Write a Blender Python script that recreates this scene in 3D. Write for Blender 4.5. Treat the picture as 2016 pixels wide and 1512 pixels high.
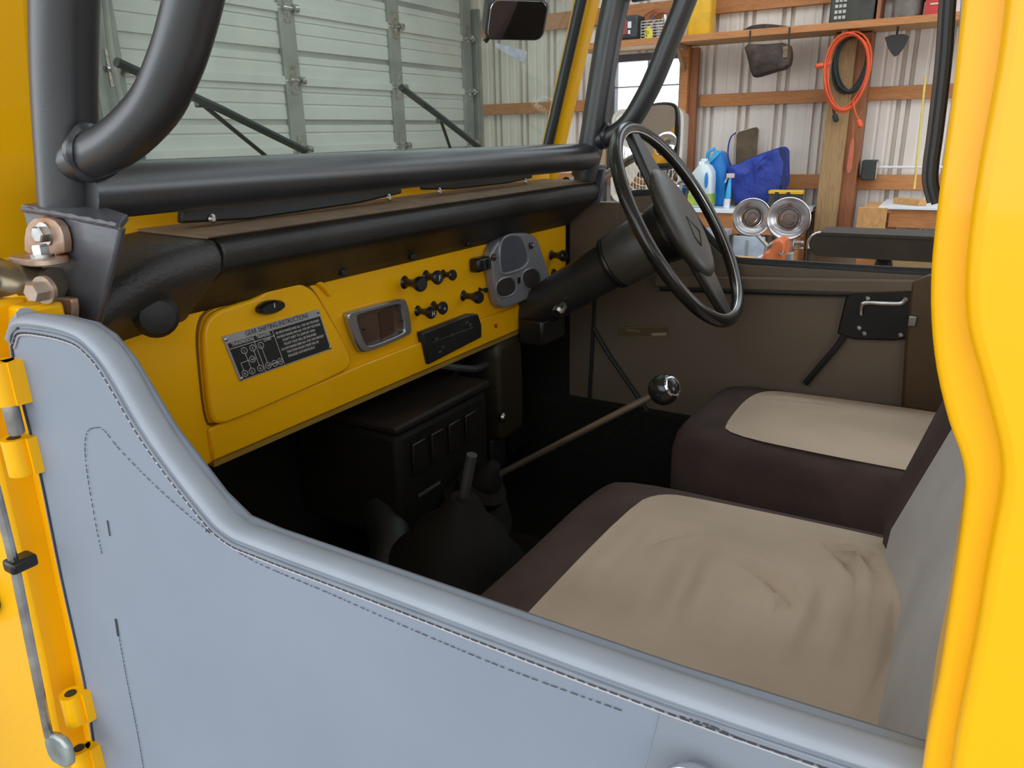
import bpy, bmesh, math, random
from mathutils import Vector, Matrix
random.seed(7)
for o in list(bpy.data.objects): bpy.data.objects.remove(o)
scene = bpy.context.scene
COL = scene.collection
R_ = math.radians

# ---------------------------------------------------------------- camera
cam_d = bpy.data.cameras.new('camera'); cam = bpy.data.objects.new('camera', cam_d); COL.objects.link(cam)
cam_d.sensor_width = 36.0; cam_d.lens = 1480/2016*36.0; cam_d.clip_start = 0.02
yaw, pitch, roll = R_(31.95), R_(18.4), R_(-1.32)
fw = Vector((-math.sin(yaw)*math.cos(pitch), math.cos(yaw)*math.cos(pitch), -math.sin(pitch)))
rt = Vector((math.cos(yaw), math.sin(yaw), 0)); up = rt.cross(fw)
r2 = rt*math.cos(roll)+up*math.sin(roll); u2 = up*math.cos(roll)-rt*math.sin(roll)
m = Matrix((r2, u2, -fw)).transposed().to_4x4(); m.translation = (0, 0, 1.55)
cam.matrix_world = m
scene.camera = cam
# ---------------------------------------------------------------- light
w = bpy.data.worlds.new('sky'); scene.world = w; w.use_nodes = True
bg = w.node_tree.nodes['Background']; bg.inputs[0].default_value = (0.86, 0.93, 1.0, 1); bg.inputs[1].default_value = 2.85
vs = scene.view_settings
vs.view_transform = 'Standard'; vs.look = 'None'; vs.gamma = 1.0; vs.use_curve_mapping = False
vs.exposure = 0.0
BA = R_(1.75)                       # the garage stands slightly turned to the vehicle
def portal(name, loc, size_x, size_y, rot):
    ld = bpy.data.lights.new(name, 'AREA'); ld.shape = 'RECTANGLE'; ld.size = size_x; ld.size_y = size_y
    ld.cycles.is_portal = True
    o = bpy.data.objects.new(name, ld); COL.objects.link(o); o.location = loc; o.rotation_euler = rot; return o
portal('doorway_daylight', Matrix.Rotation(BA, 3, 'Z') @ Vector((-0.3, -0.75, 1.45)), 7.8, 2.9, (R_(90), 0, BA))
portal('added_rear_opening_portal', Matrix.Rotation(BA, 3, 'Z') @ Vector((4.25, 2.9, 1.5)), 6.6, 3.0, (R_(90), 0, R_(90)+BA))  # portal for the unseen rear opening, added to light room and dash
for yy_, hh_ in ((2.45, .7), (4.8, 2.8)): portal('added_skylight_portal', Matrix.Rotation(BA, 3, 'Z') @ Vector((-.2, yy_, 3.35)), 7.2, hh_, (0, 0, BA))  # portals for the two added ceiling skylights
portal('window_daylight', Matrix.Rotation(BA, 3, 'Z') @ Vector((-2.55, 6.93, 1.72)), .75, .95, (R_(-90), 0, BA))

# ---------------------------------------------------------------- materials
MATS = {}
def mat(name, col, rough=.5, metal=0, var=.08, scale=12, bump=0, bscale=60, coat=0, spec=.5, kind=None, col2=None, **kw):
    if name in MATS: return MATS[name]
    ma = bpy.data.materials.new(name); ma.use_nodes = True; nt = ma.node_tree; N = nt.nodes; b = N['Principled BSDF']
    b.inputs['Roughness'].default_value = rough; b.inputs['Metallic'].default_value = metal
    b.inputs['Specular IOR Level'].default_value = spec
    if coat: b.inputs['Coat Weight'].default_value = coat; b.inputs['Coat Roughness'].default_value = .06
    tc = N.new('ShaderNodeTexCoord'); mp = N.new('ShaderNodeMapping'); nt.links.new(tc.outputs['Object'], mp.inputs[0])
    st = kw.get('stretch')
    if st: mp.inputs['Scale'].default_value = st
    no = N.new('ShaderNodeTexNoise'); no.inputs['Scale'].default_value = scale; no.inputs['Detail'].default_value = 5
    nt.links.new(mp.outputs[0], no.inputs[0])
    rp = N.new('ShaderNodeValToRGB')
    c = Vector(col[:3]); d = Vector(col2[:3]) if col2 else c*(1-var*2)
    e = c if col2 else c*(1+var)
    rp.color_ramp.elements[0].position = .3; rp.color_ramp.elements[1].position = .7
    rp.color_ramp.elements[0].color = (d.x, d.y, d.z, 1); rp.color_ramp.elements[1].color = (e.x, e.y, e.z, 1)
    nt.links.new(no.outputs[0], rp.inputs[0]); nt.links.new(rp.outputs[0], b.inputs['Base Color'])
    if bump:
        n2 = N.new('ShaderNodeTexNoise'); n2.inputs['Scale'].default_value = bscale; n2.inputs['Detail'].default_value = 4
        nt.links.new(mp.outputs[0], n2.inputs[0])
        bp = N.new('ShaderNodeBump'); bp.inputs['Strength'].default_value = bump; bp.inputs['Distance'].default_value = kw.get('bdist', .002)
        nt.links.new(n2.outputs[0], bp.inputs['Height']); nt.links.new(bp.outputs[0], b.inputs['Normal'])
    if kind == 'wood':
        no.inputs['Scale'].default_value = scale
        no.inputs['Distortion'].default_value = 1.2
    if 'trans' in kw: b.inputs['Transmission Weight'].default_value = kw['trans']
    if 'emit' in kw:
        b.inputs['Emission Color'].default_value = (*col[:3], 1); b.inputs['Emission Strength'].default_value = kw['emit']
    MATS[name] = ma; return ma
def glassmat(name, tint, refl=.06, haze=.0, hazecol=(.6,.65,.6)):
    ma = bpy.data.materials.new(name); ma.use_nodes = True; nt = ma.node_tree; N = nt.nodes; N.remove(N['Principled BSDF'])
    out = N['Material Output']; tr = N.new('ShaderNodeBsdfTransparent'); tr.inputs[0].default_value = (*tint, 1)
    gl = N.new('ShaderNodeBsdfGlossy'); gl.inputs['Roughness'].default_value = .02
    df = N.new('ShaderNodeBsdfDiffuse'); df.inputs[0].default_value = (*hazecol, 1)
    lw = N.new('ShaderNodeLayerWeight'); lw.inputs[0].default_value = .5
    pw = N.new('ShaderNodeMath'); pw.operation = 'POWER'; pw.inputs[1].default_value = 5; nt.links.new(lw.outputs['Facing'], pw.inputs[0])
    fr = N.new('ShaderNodeMath'); fr.operation = 'MULTIPLY_ADD'; fr.inputs[1].default_value = .9; fr.inputs[2].default_value = .03; nt.links.new(pw.outputs[0], fr.inputs[0])
    mx = N.new('ShaderNodeMixShader'); nt.links.new(fr.outputs[0], mx.inputs[0]); nt.links.new(tr.outputs[0], mx.inputs[1]); nt.links.new(gl.outputs[0], mx.inputs[2])
    # streaky dust film
    tc = N.new('ShaderNodeTexCoord'); no = N.new('ShaderNodeTexNoise'); no.inputs['Scale'].default_value = 3; no.inputs['Detail'].default_value = 6
    nt.links.new(tc.outputs['Object'], no.inputs[0]); mm = N.new('ShaderNodeMath'); mm.operation = 'MULTIPLY'; mm.inputs[1].default_value = haze
    nt.links.new(no.outputs[0], mm.inputs[0])
    m2 = N.new('ShaderNodeMixShader'); nt.links.new(mm.outputs[0], m2.inputs[0]); nt.links.new(mx.outputs[0], m2.inputs[1]); nt.links.new(df.outputs[0], m2.inputs[2])
    nt.links.new(m2.outputs[0], out.inputs[0]); MATS[name] = ma; return ma

YEL = mat('yellow_paint', (.90,.445,.0015), .34, var=.02, scale=3, coat=.35, spec=.22)
BLK = mat('black_satin_paint', (.027,.027,.028), .33, spec=1.0, var=.15, scale=8, bump=.15, bscale=400, bdist=.0006)
PLT = mat('dark_grey_plate', (.080,.080,.090), .34, spec=.8, var=.15, scale=20, bump=.2, bscale=120, bdist=.001)
VIN = mat('grey_vinyl', (.222,.250,.298), .52, var=.035, scale=6, bump=.25, bscale=900, bdist=.0004)
VIND = mat('grey_vinyl_seam', (.17,.185,.21), .5, var=.06, scale=30, bump=.2, bscale=700, bdist=.0004)
VINB = mat('grey_vinyl_binding', (.28,.305,.34), .42, var=.05, scale=15, bump=.2, bscale=700, bdist=.0004)
THR = mat('charcoal_thread', (.05,.05,.055), .8, var=.2)
THRP = mat('pale_cord', (.42,.40,.41), .6, var=.1)
PAD = mat('black_padded_vinyl', (.016,.014,.011), .46, var=.2, scale=10, bump=.5, bscale=350, bdist=.001)
DUST = mat('dusty_brown_vinyl', (.30,.19,.11), .75, var=.15, scale=30, bump=.2, bscale=300, bdist=.0006)
CHR = mat('chrome', (.80,.80,.82), .10, 1, var=.05)
STL = mat('zinc_steel', (.60,.58,.55), .30, 1, var=.2, scale=40)
RST = mat('tarnished_bracket_steel', (.52,.46,.38), .42, .6, col2=(.36,.16,.07), scale=28)
BRS = mat('aged_metal_arm', (.42,.38,.30), .30, .8, col2=(.22,.17,.10), scale=14)
CRM = mat('cream_seat_fabric', (.60,.47,.35), .92, var=.10, scale=5, bump=.35, bscale=500, bdist=.0008)
GRF = mat('pale_seat_back_fabric', (.56,.52,.49), .92, var=.08, scale=6, bump=.35, bscale=500, bdist=.0008)
BRN = mat('brown_seat_fabric', (.075,.046,.037), .9, var=.15, scale=14, bump=.4, bscale=600, bdist=.0008)
RUB = mat('black_rubber', (.016,.016,.015), .55, var=.2)
BPL = mat('black_plastic', (.012,.011,.009), .33, var=.2)
SLV = mat('silver_grey_bezel', (.30,.30,.315), .32, .35, var=.06, scale=10)
DIAL = mat('dial_face', (.10,.11,.13), .10, 0, var=.1)
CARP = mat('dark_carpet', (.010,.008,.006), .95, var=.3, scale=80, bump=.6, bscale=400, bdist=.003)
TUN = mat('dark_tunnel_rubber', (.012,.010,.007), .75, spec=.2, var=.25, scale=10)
ALU = mat('plate_aluminium', (.42,.42,.42), .45, .5, var=.08)
PLB = mat('plate_black', (.012,.012,.012), .5, var=.2)
PRT = mat('plate_print', (.62,.60,.55), .6, var=.02)
MIR = mat('mirror_silver', (.88,.88,.88), .02, 1, var=0)
TIRE = mat('tyre_rubber', (.02,.02,.02), .8, var=.2)
WGL = glassmat('windshield_glass', (.84,.885,.845), haze=.08, hazecol=(.50,.56,.52))

CGL = glassmat('clear_pane', (.95,.97,.97), haze=.02)
W_OR = mat('orange_pine', (.56,.235,.075), .6, kind='wood', scale=5, stretch=(1.5,14,14), col2=(.40,.15,.045))
W_LT = mat('pale_post_wood', (.44,.27,.12), .7, kind='wood', scale=5, stretch=(14,14,1.2), col2=(.30,.17,.07))
W_RD = mat('red_stained_wood', (.36,.13,.05), .6, kind='wood', scale=5, stretch=(14,14,1.2), col2=(.24,.08,.03))
W_PL = mat('fresh_pine_end', (.62,.34,.13), .6, kind='wood', scale=6, stretch=(6,6,3), col2=(.50,.24,.08))
W_PY = mat('plywood_tan', (.38,.26,.11), .7, kind='wood', scale=4, stretch=(2,8,8), col2=(.32,.2,.08))
SHT = mat('white_steel_sheet', (.80,.71,.63), .45, var=.05, scale=2)
SHR = mat('sheet_rib_steel', (.50,.46,.42), .5, var=.08, scale=6)
GDR = mat('garage_door_panel', (.62,.605,.555), .5, var=.04, scale=2)
GST = mat('galvanised_stile', (.33,.33,.29), .45, .3, var=.1, scale=6)
WTOP = mat('white_laminate', (.78,.79,.82), .35, var=.03)
CON = mat('concrete', (.25,.235,.215), .85, var=.15, scale=4, bump=.3, bscale=40)
ROOFM = mat('roof_steel', (.68,.66,.63), .6, var=.05)
BLUE = mat('blue_bag_fabric', (.020,.045,.30), .6, var=.12, scale=9, bump=.8, bscale=14, bdist=.02)
BLUP = mat('blue_jug_plastic', (.015,.22,.62), .35, var=.06)
BLUL = mat('light_blue_plastic', (.06,.42,.75), .35, var=.06)
MILK = mat('milky_plastic', (.72,.80,.82), .4, var=.04)
LABG = mat('green_yellow_label', (.62,.55,.06), .5, col2=(.16,.42,.10), scale=14)
YPL = mat('yellow_plastic', (.80,.44,.02), .4, var=.08)
YTAG = mat('yellow_tag', (.72,.62,.05), .6, var=.08)
LEA = mat('dark_brown_leather', (.055,.030,.020), .6, var=.35, scale=12, bump=.7, bscale=18, bdist=.01)
ORC = mat('orange_cord', (.75,.10,.025), .5, var=.08)
GRC = mat('dark_green_cord', (.018,.030,.026), .5, var=.2)
ORP = mat('orange_plastic', (.60,.13,.025), .4, var=.08)
RED = mat('red_box', (.52,.035,.025), .5, var=.08)
BLB = mat('blue_box', (.05,.14,.45), .5, var=.08)
PNK = mat('pale_carton', (.66,.52,.48), .7, var=.06)
GRYP = mat('grey_bin_plastic', (.36,.36,.40), .45, var=.05)
DGR = mat('dark_grey_plastic', (.05,.05,.052), .5, var=.2)
TANK = mat('grey_tank_paint', (.32,.34,.35), .45, var=.08)
DKB = mat('dark_brown_painted_steel', (.028,.018,.009), .55, var=.2, scale=10)
CRMF = mat('cream_fan_plastic', (.70,.63,.52), .45, var=.05)
STONE = mat('grey_brown_sack', (.20,.17,.15), .8, var=.2, scale=10, bump=.5, bscale=20, bdist=.01)
PAPER = mat('paper_sticker', (.62,.68,.74), .8, var=.15, scale=40)
HAZB = mat('caution_label_brown', (.12,.085,.04), .6, var=.1)
TANL = mat('tan_print', (.40,.32,.19), .6, var=.02)

# ---------------------------------------------------------------- geometry helpers
def V(*a): return Vector(a[0] if len(a) == 1 else a)
def join(*gs):
    vs_, fs = [], []
    for g in gs:
        k = len(vs_); vs_ += g[0]; fs += [tuple(i+k for i in f) for f in g[1]]
    return vs_, fs
def box(a, b):
    x0,y0,z0 = a; x1,y1,z1 = b
    return ([(x0,y0,z0),(x1,y0,z0),(x1,y1,z0),(x0,y1,z0),(x0,y0,z1),(x1,y0,z1),(x1,y1,z1),(x0,y1,z1)],
            [(0,3,2,1),(4,5,6,7),(0,1,5,4),(1,2,6,5),(2,3,7,6),(3,0,4,7)])
def xf(g, mtx): return ([tuple(mtx @ Vector(v)) for v in g[0]], g[1])
def beam(p0, p1, wx, wy, upv=(0,0,1)):
    p0, p1 = V(p0), V(p1); d = (p1-p0); L = d.length; d.normalize()
    s = d.cross(V(upv)); s = s.normalized() if s.length > 1e-6 else V(1,0,0); u = s.cross(d)
    c = [p0+s*a*wx/2+u*b*wy/2 for a,b in ((-1,-1),(1,-1),(1,1),(-1,1))]
    c += [q+d*L for q in c]
    return ([tuple(q) for q in c], [(0,3,2,1),(4,5,6,7),(0,1,5,4),(1,2,6,5),(2,3,7,6),(3,0,4,7)])
def cat(pts, n=6, closed=False):
    P = [V(p) for p in pts]; out = []; N = len(P)
    segs = N if closed else N-1
    for i in range(segs):
        p0 = P[(i-1) % N] if (closed or i > 0) else P[0]*2-P[1]
        p1 = P[i]; p2 = P[(i+1) % N]; p3 = P[(i+2) % N] if (closed or i+2 < N) else P[-1]*2-P[-2]
        for k in range(n):
            t = k/n; out.append(.5*((2*p1)+(p2-p0)*t+(2*p0-5*p1+4*p2-p3)*t*t+(3*p1-p0-3*p2+p3)*t**3))
    if not closed: out.append(P[-1])
    return out
def chaikin(pts, n=2, closed=True):
    P = [V(p) for p in pts]
    for _ in range(n):
        Q = []
        N = len(P)
        for i in range(N if closed else N-1):
            a, b = P[i], P[(i+1) % N]
            Q += [a*.75+b*.25, a*.25+b*.75]
        if not closed: Q = [P[0]]+Q+[P[-1]]
        P = Q
    return P
def area2(pts, i, j):
    s = 0
    for k in range(len(pts)):
        a, b = pts[k], pts[(k+1) % len(pts)]; s += a[i]*b[j]-b[i]*a[j]
    return s
def prism(pts, ax, a, b):
    """polygon (points given in 3-D, coordinate ax ignored) extruded along ax from a to b"""
    ax = 'xyz'.index(ax); i, j = [(1,2),(2,0),(0,1)][ax]
    P = [list(V(p)) for p in pts]
    if area2(P, i, j) < 0: P.reverse()
    lo, hi = min(a,b), max(a,b); n = len(P); vs_ = []
    for h in (lo, hi):
        for p in P:
            q = list(p); q[ax] = h; vs_.append(tuple(q))
    fs = [tuple(range(n-1,-1,-1)), tuple(range(n, 2*n))]
    fs += [(k, (k+1) % n, n+(k+1) % n, n+k) for k in range(n)]
    return vs_, fs
def frame_prism(outer, inner, ax, a, b):
    """ring between two outlines with equal point counts"""
    ax = 'xyz'.index(ax); i, j = [(1,2),(2,0),(0,1)][ax]
    O = [list(V(p)) for p in outer]; I = [list(V(p)) for p in inner]
    if area2(O, i, j) < 0: O.reverse(); I.reverse()
    lo, hi = min(a,b), max(a,b); n = len(O); vs_ = []
    for h in (lo, hi):
        for P in (O, I):
            for p in P:
                q = list(p); q[ax] = h; vs_.append(tuple(q))
    fs = []
    for k in range(n):
        l = (k+1) % n
        fs += [(k, l, 2*n+l, 2*n+k), (n+l, n+k, 3*n+k, 3*n+l), (2*n+k, 2*n+l, 3*n+l, 3*n+k), (l, k, n+k, n+l)]
    return vs_, fs
def tube(path, r, n=12, closed=False, flat=None):
    P = [V(p) for p in path]; N = len(P)
    rr = r if isinstance(r, (list, tuple)) else [r]*N
    vs_, fs = [], []
    T = []
    for k in range(N):
        if closed: t = P[(k+1) % N]-P[(k-1) % N]
        else: t = P[min(k+1, N-1)]-P[max(k-1, 0)]
        T.append(t.normalized())
    a = V(0,0,1) if abs(T[0].z) < .9 else V(1,0,0)
    s = T[0].cross(a).normalized()
    for k in range(N):
        s = (s-T[k]*s.dot(T[k])).normalized(); b = T[k].cross(s)
        for q in range(n):
            an = 2*math.pi*q/n; ca, sa = math.cos(an), math.sin(an)
            vs_.append(tuple(P[k]+s*ca*rr[k]+b*sa*rr[k]*(flat or 1)))
    for k in range(N if closed else N-1):
        l = (k+1) % N
        for q in range(n):
            p = (q+1) % n; fs.append((k*n+q, k*n+p, l*n+p, l*n+q))
    if not closed:
        fs.append(tuple(range(n-1,-1,-1))); fs.append(tuple((N-1)*n+q for q in range(n)))
    return vs_, fs
def lathe(prof, org, axis, n=24, closed_prof=False):
    """prof: list of (radius, height along axis)"""
    ax = V(axis).normalized(); a = V(0,0,1) if abs(ax.z) < .9 else V(1,0,0)
    s = ax.cross(a).normalized(); b = ax.cross(s); o = V(org); vs_, fs = [], []
    m_ = len(prof)
    for r, h in prof:
        for q in range(n):
            an = 2*math.pi*q/n; vs_.append(tuple(o+ax*h+(s*math.cos(an)+b*math.sin(an))*max(r, 1e-5)))
    for k in range(m_ if closed_prof else m_-1):
        l = (k+1) % m_
        for q in range(n):
            p = (q+1) % n; fs.append((k*n+q, k*n+p, l*n+p, l*n+q))
    if not closed_prof:
        fs.append(tuple(range(n-1,-1,-1))); fs.append(tuple((m_-1)*n+q for q in range(n)))
    return vs_, fs
def cyl(p0, p1, r, n=16, r1=None):
    d = V(p1)-V(p0); return lathe([(r,0),(r if r1 is None else r1, d.length)], p0, d, n)
def hexbolt(p, d, r, h):
    d = V(d).normalized()
    return join(lathe([(r*1.35,0),(r*1.35,h*.25)], p, d, 20), lathe([(r,h*.25),(r,h*.85),(r*.85,h)], p, d, 6))
def sphere(c, r, sx=1, sy=1, sz=1, n=20, mrows=12):
    vs_, fs = [], []
    for k in range(mrows+1):
        th = math.pi*k/mrows
        for q in range(n):
            ph = 2*math.pi*q/n
            vs_.append((c[0]+r*sx*math.sin(th)*math.cos(ph)+0, c[1]+r*sy*math.sin(th)*math.sin(ph), c[2]+r*sz*math.cos(th)))
    for k in range(mrows):
        for q in range(n):
            p = (q+1) % n; fs.append((k*n+q, (k+1)*n+q, (k+1)*n+p, k*n+p))
    return vs_, fs
def dome(outline, layers, zf=None, ax=2, cap=True):
    """loft of an outline (list of Vector) through layers [(scale-inset metres, level)], centre-fan on the last"""
    n = len(outline); c = sum((V(p) for p in outline), V(0,0,0))/n; vs_, fs = [], []
    for ins, lev in layers:
        for p in outline:
            d = V(p)-c; d[ax] = 0; L = d.length; q = c+d*max(0, (L-ins)/L) if L else c
            q[ax] = lev; 
            if zf: q[ax] += zf(q)
            vs_.append(tuple(q))
    for k in range(len(layers)-1):
        for q in range(n):
            p = (q+1) % n; fs.append((k*n+q, k*n+p, (k+1)*n+p, (k+1)*n+q))
    fs.append(tuple(range(n-1,-1,-1)))
    if cap: fs.append(tuple((len(layers)-1)*n+q for q in range(n)))
    return vs_, fs
def rrect(cx, cy, hw, hh, r, n=5):
    out = []
    for (sx, sy, a0) in ((1,1,0),(-1,1,90),(-1,-1,180),(1,-1,270)):
        for k in range(n+1):
            a = R_(a0+90*k/n); out.append((cx+sx*(hw-r)+r*math.cos(a), cy+sy*(hh-r)+r*math.sin(a)))
    return out

# ---------------------------------------------------------------- object helpers
ORG = {}
FR = ['v']
RB = Matrix.Rotation(BA, 3, 'Z')
def _place(o, org):
    o.location = RB @ V(org) if FR[0] == 'b' else V(org)
    if FR[0] == 'b': o.rotation_euler = (0, 0, BA)
def thing(name, label, cat_, org, group=None):
    o = bpy.data.objects.new(name, None); COL.objects.link(o); o.empty_display_size = .05
    _place(o, org); ORG[o.name] = V(org); o['label'] = label; o['category'] = cat_
    if group: o['group'] = group
    return o
def obj(name, g, ma, parent=None, smooth=35, bevel=0, seg=2, label=None, cat_=None, group=None, kind=None, mods=None):
    vs_, fs = g
    if parent is not None: org = ORG[parent.name]
    else:
        xs = [v[0] for v in vs_]; ys = [v[1] for v in vs_]; zs = [v[2] for v in vs_]
        org = V((min(xs)+max(xs))/2, (min(ys)+max(ys))/2, min(zs))
    me = bpy.data.meshes.new(name)
    me.from_pydata([(v[0]-org[0], v[1]-org[1], v[2]-org[2]) for v in vs_], [], fs)
    bm = bmesh.new(); bm.from_mesh(me); bmesh.ops.recalc_face_normals(bm, faces=bm.faces); bm.to_mesh(me); bm.free()
    me.materials.append(ma)
    if smooth:
        me.polygons.foreach_set('use_smooth', [True]*len(me.polygons)); me.set_sharp_from_angle(angle=R_(smooth))
    o = bpy.data.objects.new(name, me); COL.objects.link(o)
    if parent is not None: o.parent = parent
    else: _place(o, org)
    ORG[o.name] = V(org)
    if bevel:
        bv = o.modifiers.new('bevel', 'BEVEL'); bv.width = bevel; bv.segments = seg; bv.limit_method = 'ANGLE'; bv.angle_limit = R_(35)
        bv.harden_normals = False
    if label: o['label'] = label
    if cat_: o['category'] = cat_
    if group: o['group'] = group
    if kind: o['kind'] = kind
    return o
def struct(name, g, ma, **k): return obj(name, g, ma, kind='structure', **k)
def text_geo(s, size, org, right, upv, depth=.0004, align='LEFT'):
    cu = bpy.data.curves.new('lettering', 'FONT'); cu.body = s; cu.size = size; cu.extrude = depth/2; cu.align_x = align; cu.resolution_u = 2
    t = bpy.data.objects.new('lettering', cu); COL.objects.link(t)
    dg = bpy.context.evaluated_depsgraph_get(); me = bpy.data.meshes.new_from_object(t.evaluated_get(dg))
    r = V(right).normalized(); u = V(upv).normalized(); n = r.cross(u)
    vs_ = [tuple(V(org)+r*v.co.x+u*v.co.y+n*(v.co.z+depth/2)) for v in me.vertices]; fs = [tuple(p.vertices) for p in me.polygons]
    bpy.data.objects.remove(t); bpy.data.curves.remove(cu); bpy.data.meshes.remove(me)
    return vs_, fs
def dashes(path, r, dash, gap, jitter=0, n=5):
    """short thread dashes along a polyline"""
    P = [V(p) for p in path]; acc = 0; out = []; on = True; cur = [P[0]]; need = dash
    for a, b in zip(P, P[1:]):
        L = (b-a).length; t = 0
        while L-t > need:
            t += need; q = a+(b-a)*(t/L)
            if on: cur.append(q); out.append(tube(cur, r, n)); cur = []
            else: cur = [q]
            on = not on; need = (dash if on else gap)*(1+random.uniform(-jitter, jitter))
        need -= (L-t)
        if on: cur.append(b)
    return join(*out)

# ================================================================ THE GARAGE (built in its own, slightly turned frame)
FR[0] = 'b'
X0, X1, Y0, Y1, HT = -4.3, 4.2, -.75, 6.9, 3.3
struct('floor', box((X0-.2, Y0-.1, -.12), (X1+.2, Y1+.2, 0)), CON)
struct('ground', join(box((-14, -16, -.16), (16, Y0-.1, -.02)), box((X1+.2, Y0-.1, -.16), (16, 14, -.02))), CON)
ADDED_SKYLIGHTS = (2.1, 2.8, 3.4, 6.2)  # skylight strips added to the unseen ceiling to brighten the background
struct('ceiling', join(box((X0-.2, Y0-.2, HT), (X1+.2, ADDED_SKYLIGHTS[0], HT+.1)), box((X0-.2, ADDED_SKYLIGHTS[1], HT), (X1+.2, ADDED_SKYLIGHTS[2], HT+.1)), box((X0-.2, ADDED_SKYLIGHTS[3], HT), (X1+.2, Y1+.2, HT+.1)),
    *[box((xa_, ya_, HT), (xb_, yb_, HT+.1)) for ya_, yb_ in (ADDED_SKYLIGHTS[:2], ADDED_SKYLIGHTS[2:]) for xa_, xb_ in ((X0-.2, -3.8), (3.4, X1+.2))]), ROOFM)
for k, (ya_, yb_) in enumerate((ADDED_SKYLIGHTS[:2], ADDED_SKYLIGHTS[2:])):
    sk = struct('window_%d' % (k+2), frame_prism([(-3.8,ya_,0),(3.4,ya_,0),(3.4,yb_,0),(-3.8,yb_,0)], [(-3.77,ya_+.03,0),(3.37,ya_+.03,0),(3.37,yb_-.03,0),(-3.77,yb_-.03,0)], 'z', HT+.02, HT+.08), GST, smooth=0)  # frame of an added, unseen skylight
    for q in range(6): obj('pane', box((-3.76+1.19*q, ya_+.03, HT+.045), (-2.58+1.19*q, yb_-.03, HT+.05)), CGL, sk, smooth=0)
struct('wall_right', join(box((X1, Y0-.1, 0), (X1+.1, -.4, HT)), box((X1, 6.2, 0), (X1+.1, Y1+.1, HT)), box((X1, -.4, 3.0), (X1+.1, 6.2, HT))), SHT)  # wide opening out of view, added to let in more daylight
wn = struct('wall_near', join(box((X0-.1, Y0-.12, 0), (-4.2, Y0, HT)), box((3.6, Y0-.12, 0), (X1+.1, Y0, HT)), box((-4.2, Y0-.12, 2.9), (3.6, Y0, HT))), SHT)
# ---- far wall: ribbed steel sheets on girts and posts
WX0, WX1, WZ0, WZ1 = -2.86, -2.20, 1.18, 2.17
wf = struct('wall_far', join(box((X0-.1, Y1-.06, 0), (X1+.1, Y1+.06, .10)), box((X0-.1, Y1-.05, HT-.12), (X1+.1, Y1+.06, HT))), W_OR)
def sheet(x0, x1, z0, z1):
    prof = [(x0, 0)]; per = .305
    k = math.floor(x0/per)
    while k*per < x1+per:
        c = k*per+.16
        for dx, dy in ((-.052,0),(-.046,.05),(-.022,.05),(-.016,.004),(.016,.004),(.022,.05),(.046,.05),(.052,0),(.120,0),(.130,.004),(.140,.004),(.150,0),(.200,0),(.210,.004),(.220,.004),(.230,0)):
            if x0 < c+dx < x1: prof.append((c+dx, dy))
        k += 1
    prof.append((x1, 0))
    vs_ = []; n = len(prof)
    for z in (z0, z1):
        for off in (0, .004):
            vs_ += [(x, Y1+dy+off, z) for x, dy in prof]
    fs = []
    for i in range(n-1):
        fs += [(i, i+1, 2*n+i+1, 2*n+i), (n+i+1, n+i, 3*n+i, 3*n+i+1), (2*n+i, 2*n+i+1, 3*n+i+1, 3*n+i), (i+1, i, n+i, n+i+1)]
    fs += [(0, n, 3*n, 2*n), (n-1, 3*n-1, 4*n-1, 2*n-1)]
    return vs_, fs
xs = [X0-.02]
while xs[-1] < X1: xs.append(xs[-1]+.915)
for a, b in zip(xs, xs[1:]):
    b = min(b, X1+.02)
    if b <= WX0 or a >= WX1:
        obj('wall_sheet', sheet(a, b, .08, HT-.02), SHT, wf, smooth=0)
    else:
        l, r = max(a, WX0), min(b, WX1)
        if a < WX0: obj('wall_sheet', sheet(a, WX0, .08, HT-.02), SHT, wf, smooth=0)
        if b > WX1: obj('wall_sheet', sheet(WX1, b, .08, HT-.02), SHT, wf, smooth=0)
        obj('wall_sheet', sheet(l, r, .08, WZ0), SHT, wf, smooth=0)
        obj('wall_sheet', sheet(l, r, WZ1, HT-.02), SHT, wf, smooth=0)
def girt(x0, x1, z0, z1): obj('girt', box((x0, Y1-.05, z0), (x1, Y1-.004, z1)), W_OR, wf, smooth=0, bevel=.004)
for (x0, x1) in ((X0, -2.95), (-2.04, -.98), (-.74, X1)):
    girt(x0, x1, 1.735, 1.835)
    girt(x0, x1, 1.06, 1.175)
    girt(x0, x1, 2.46, 2.60)
girt(-2.95, -2.04, 2.46, 2.60)
girt(-2.86, -2.20, 1.06, 1.175)
def post(x0, x1, y0, ma, z1=HT-.05): return obj('post', box((x0, y0, .02), (x1, Y1-.051, z1)), ma, wf, smooth=0, bevel=.006)
post(-.965, -.80, 6.60, W_LT, 2.21); 
obj('post', box((-.80, 6.66, .02), (-.70, Y1-.06, 2.21)), W_RD, wf, smooth=0, bevel=.004)
obj('stud', box((-2.185, 6.72, .1), (-2.115, Y1-.055, 2.21)), W_OR, wf, smooth=0, bevel=.003)
obj('stud', box((-2.114, 6.78, .1), (-2.05, Y1-.055, 2.21)), W_RD, wf, smooth=0, bevel=.003)
obj('stud', box((-3.02, 6.76, .1), (-2.965, Y1-.055, 2.21)), W_OR, wf, smooth=0, bevel=.003)
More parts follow.
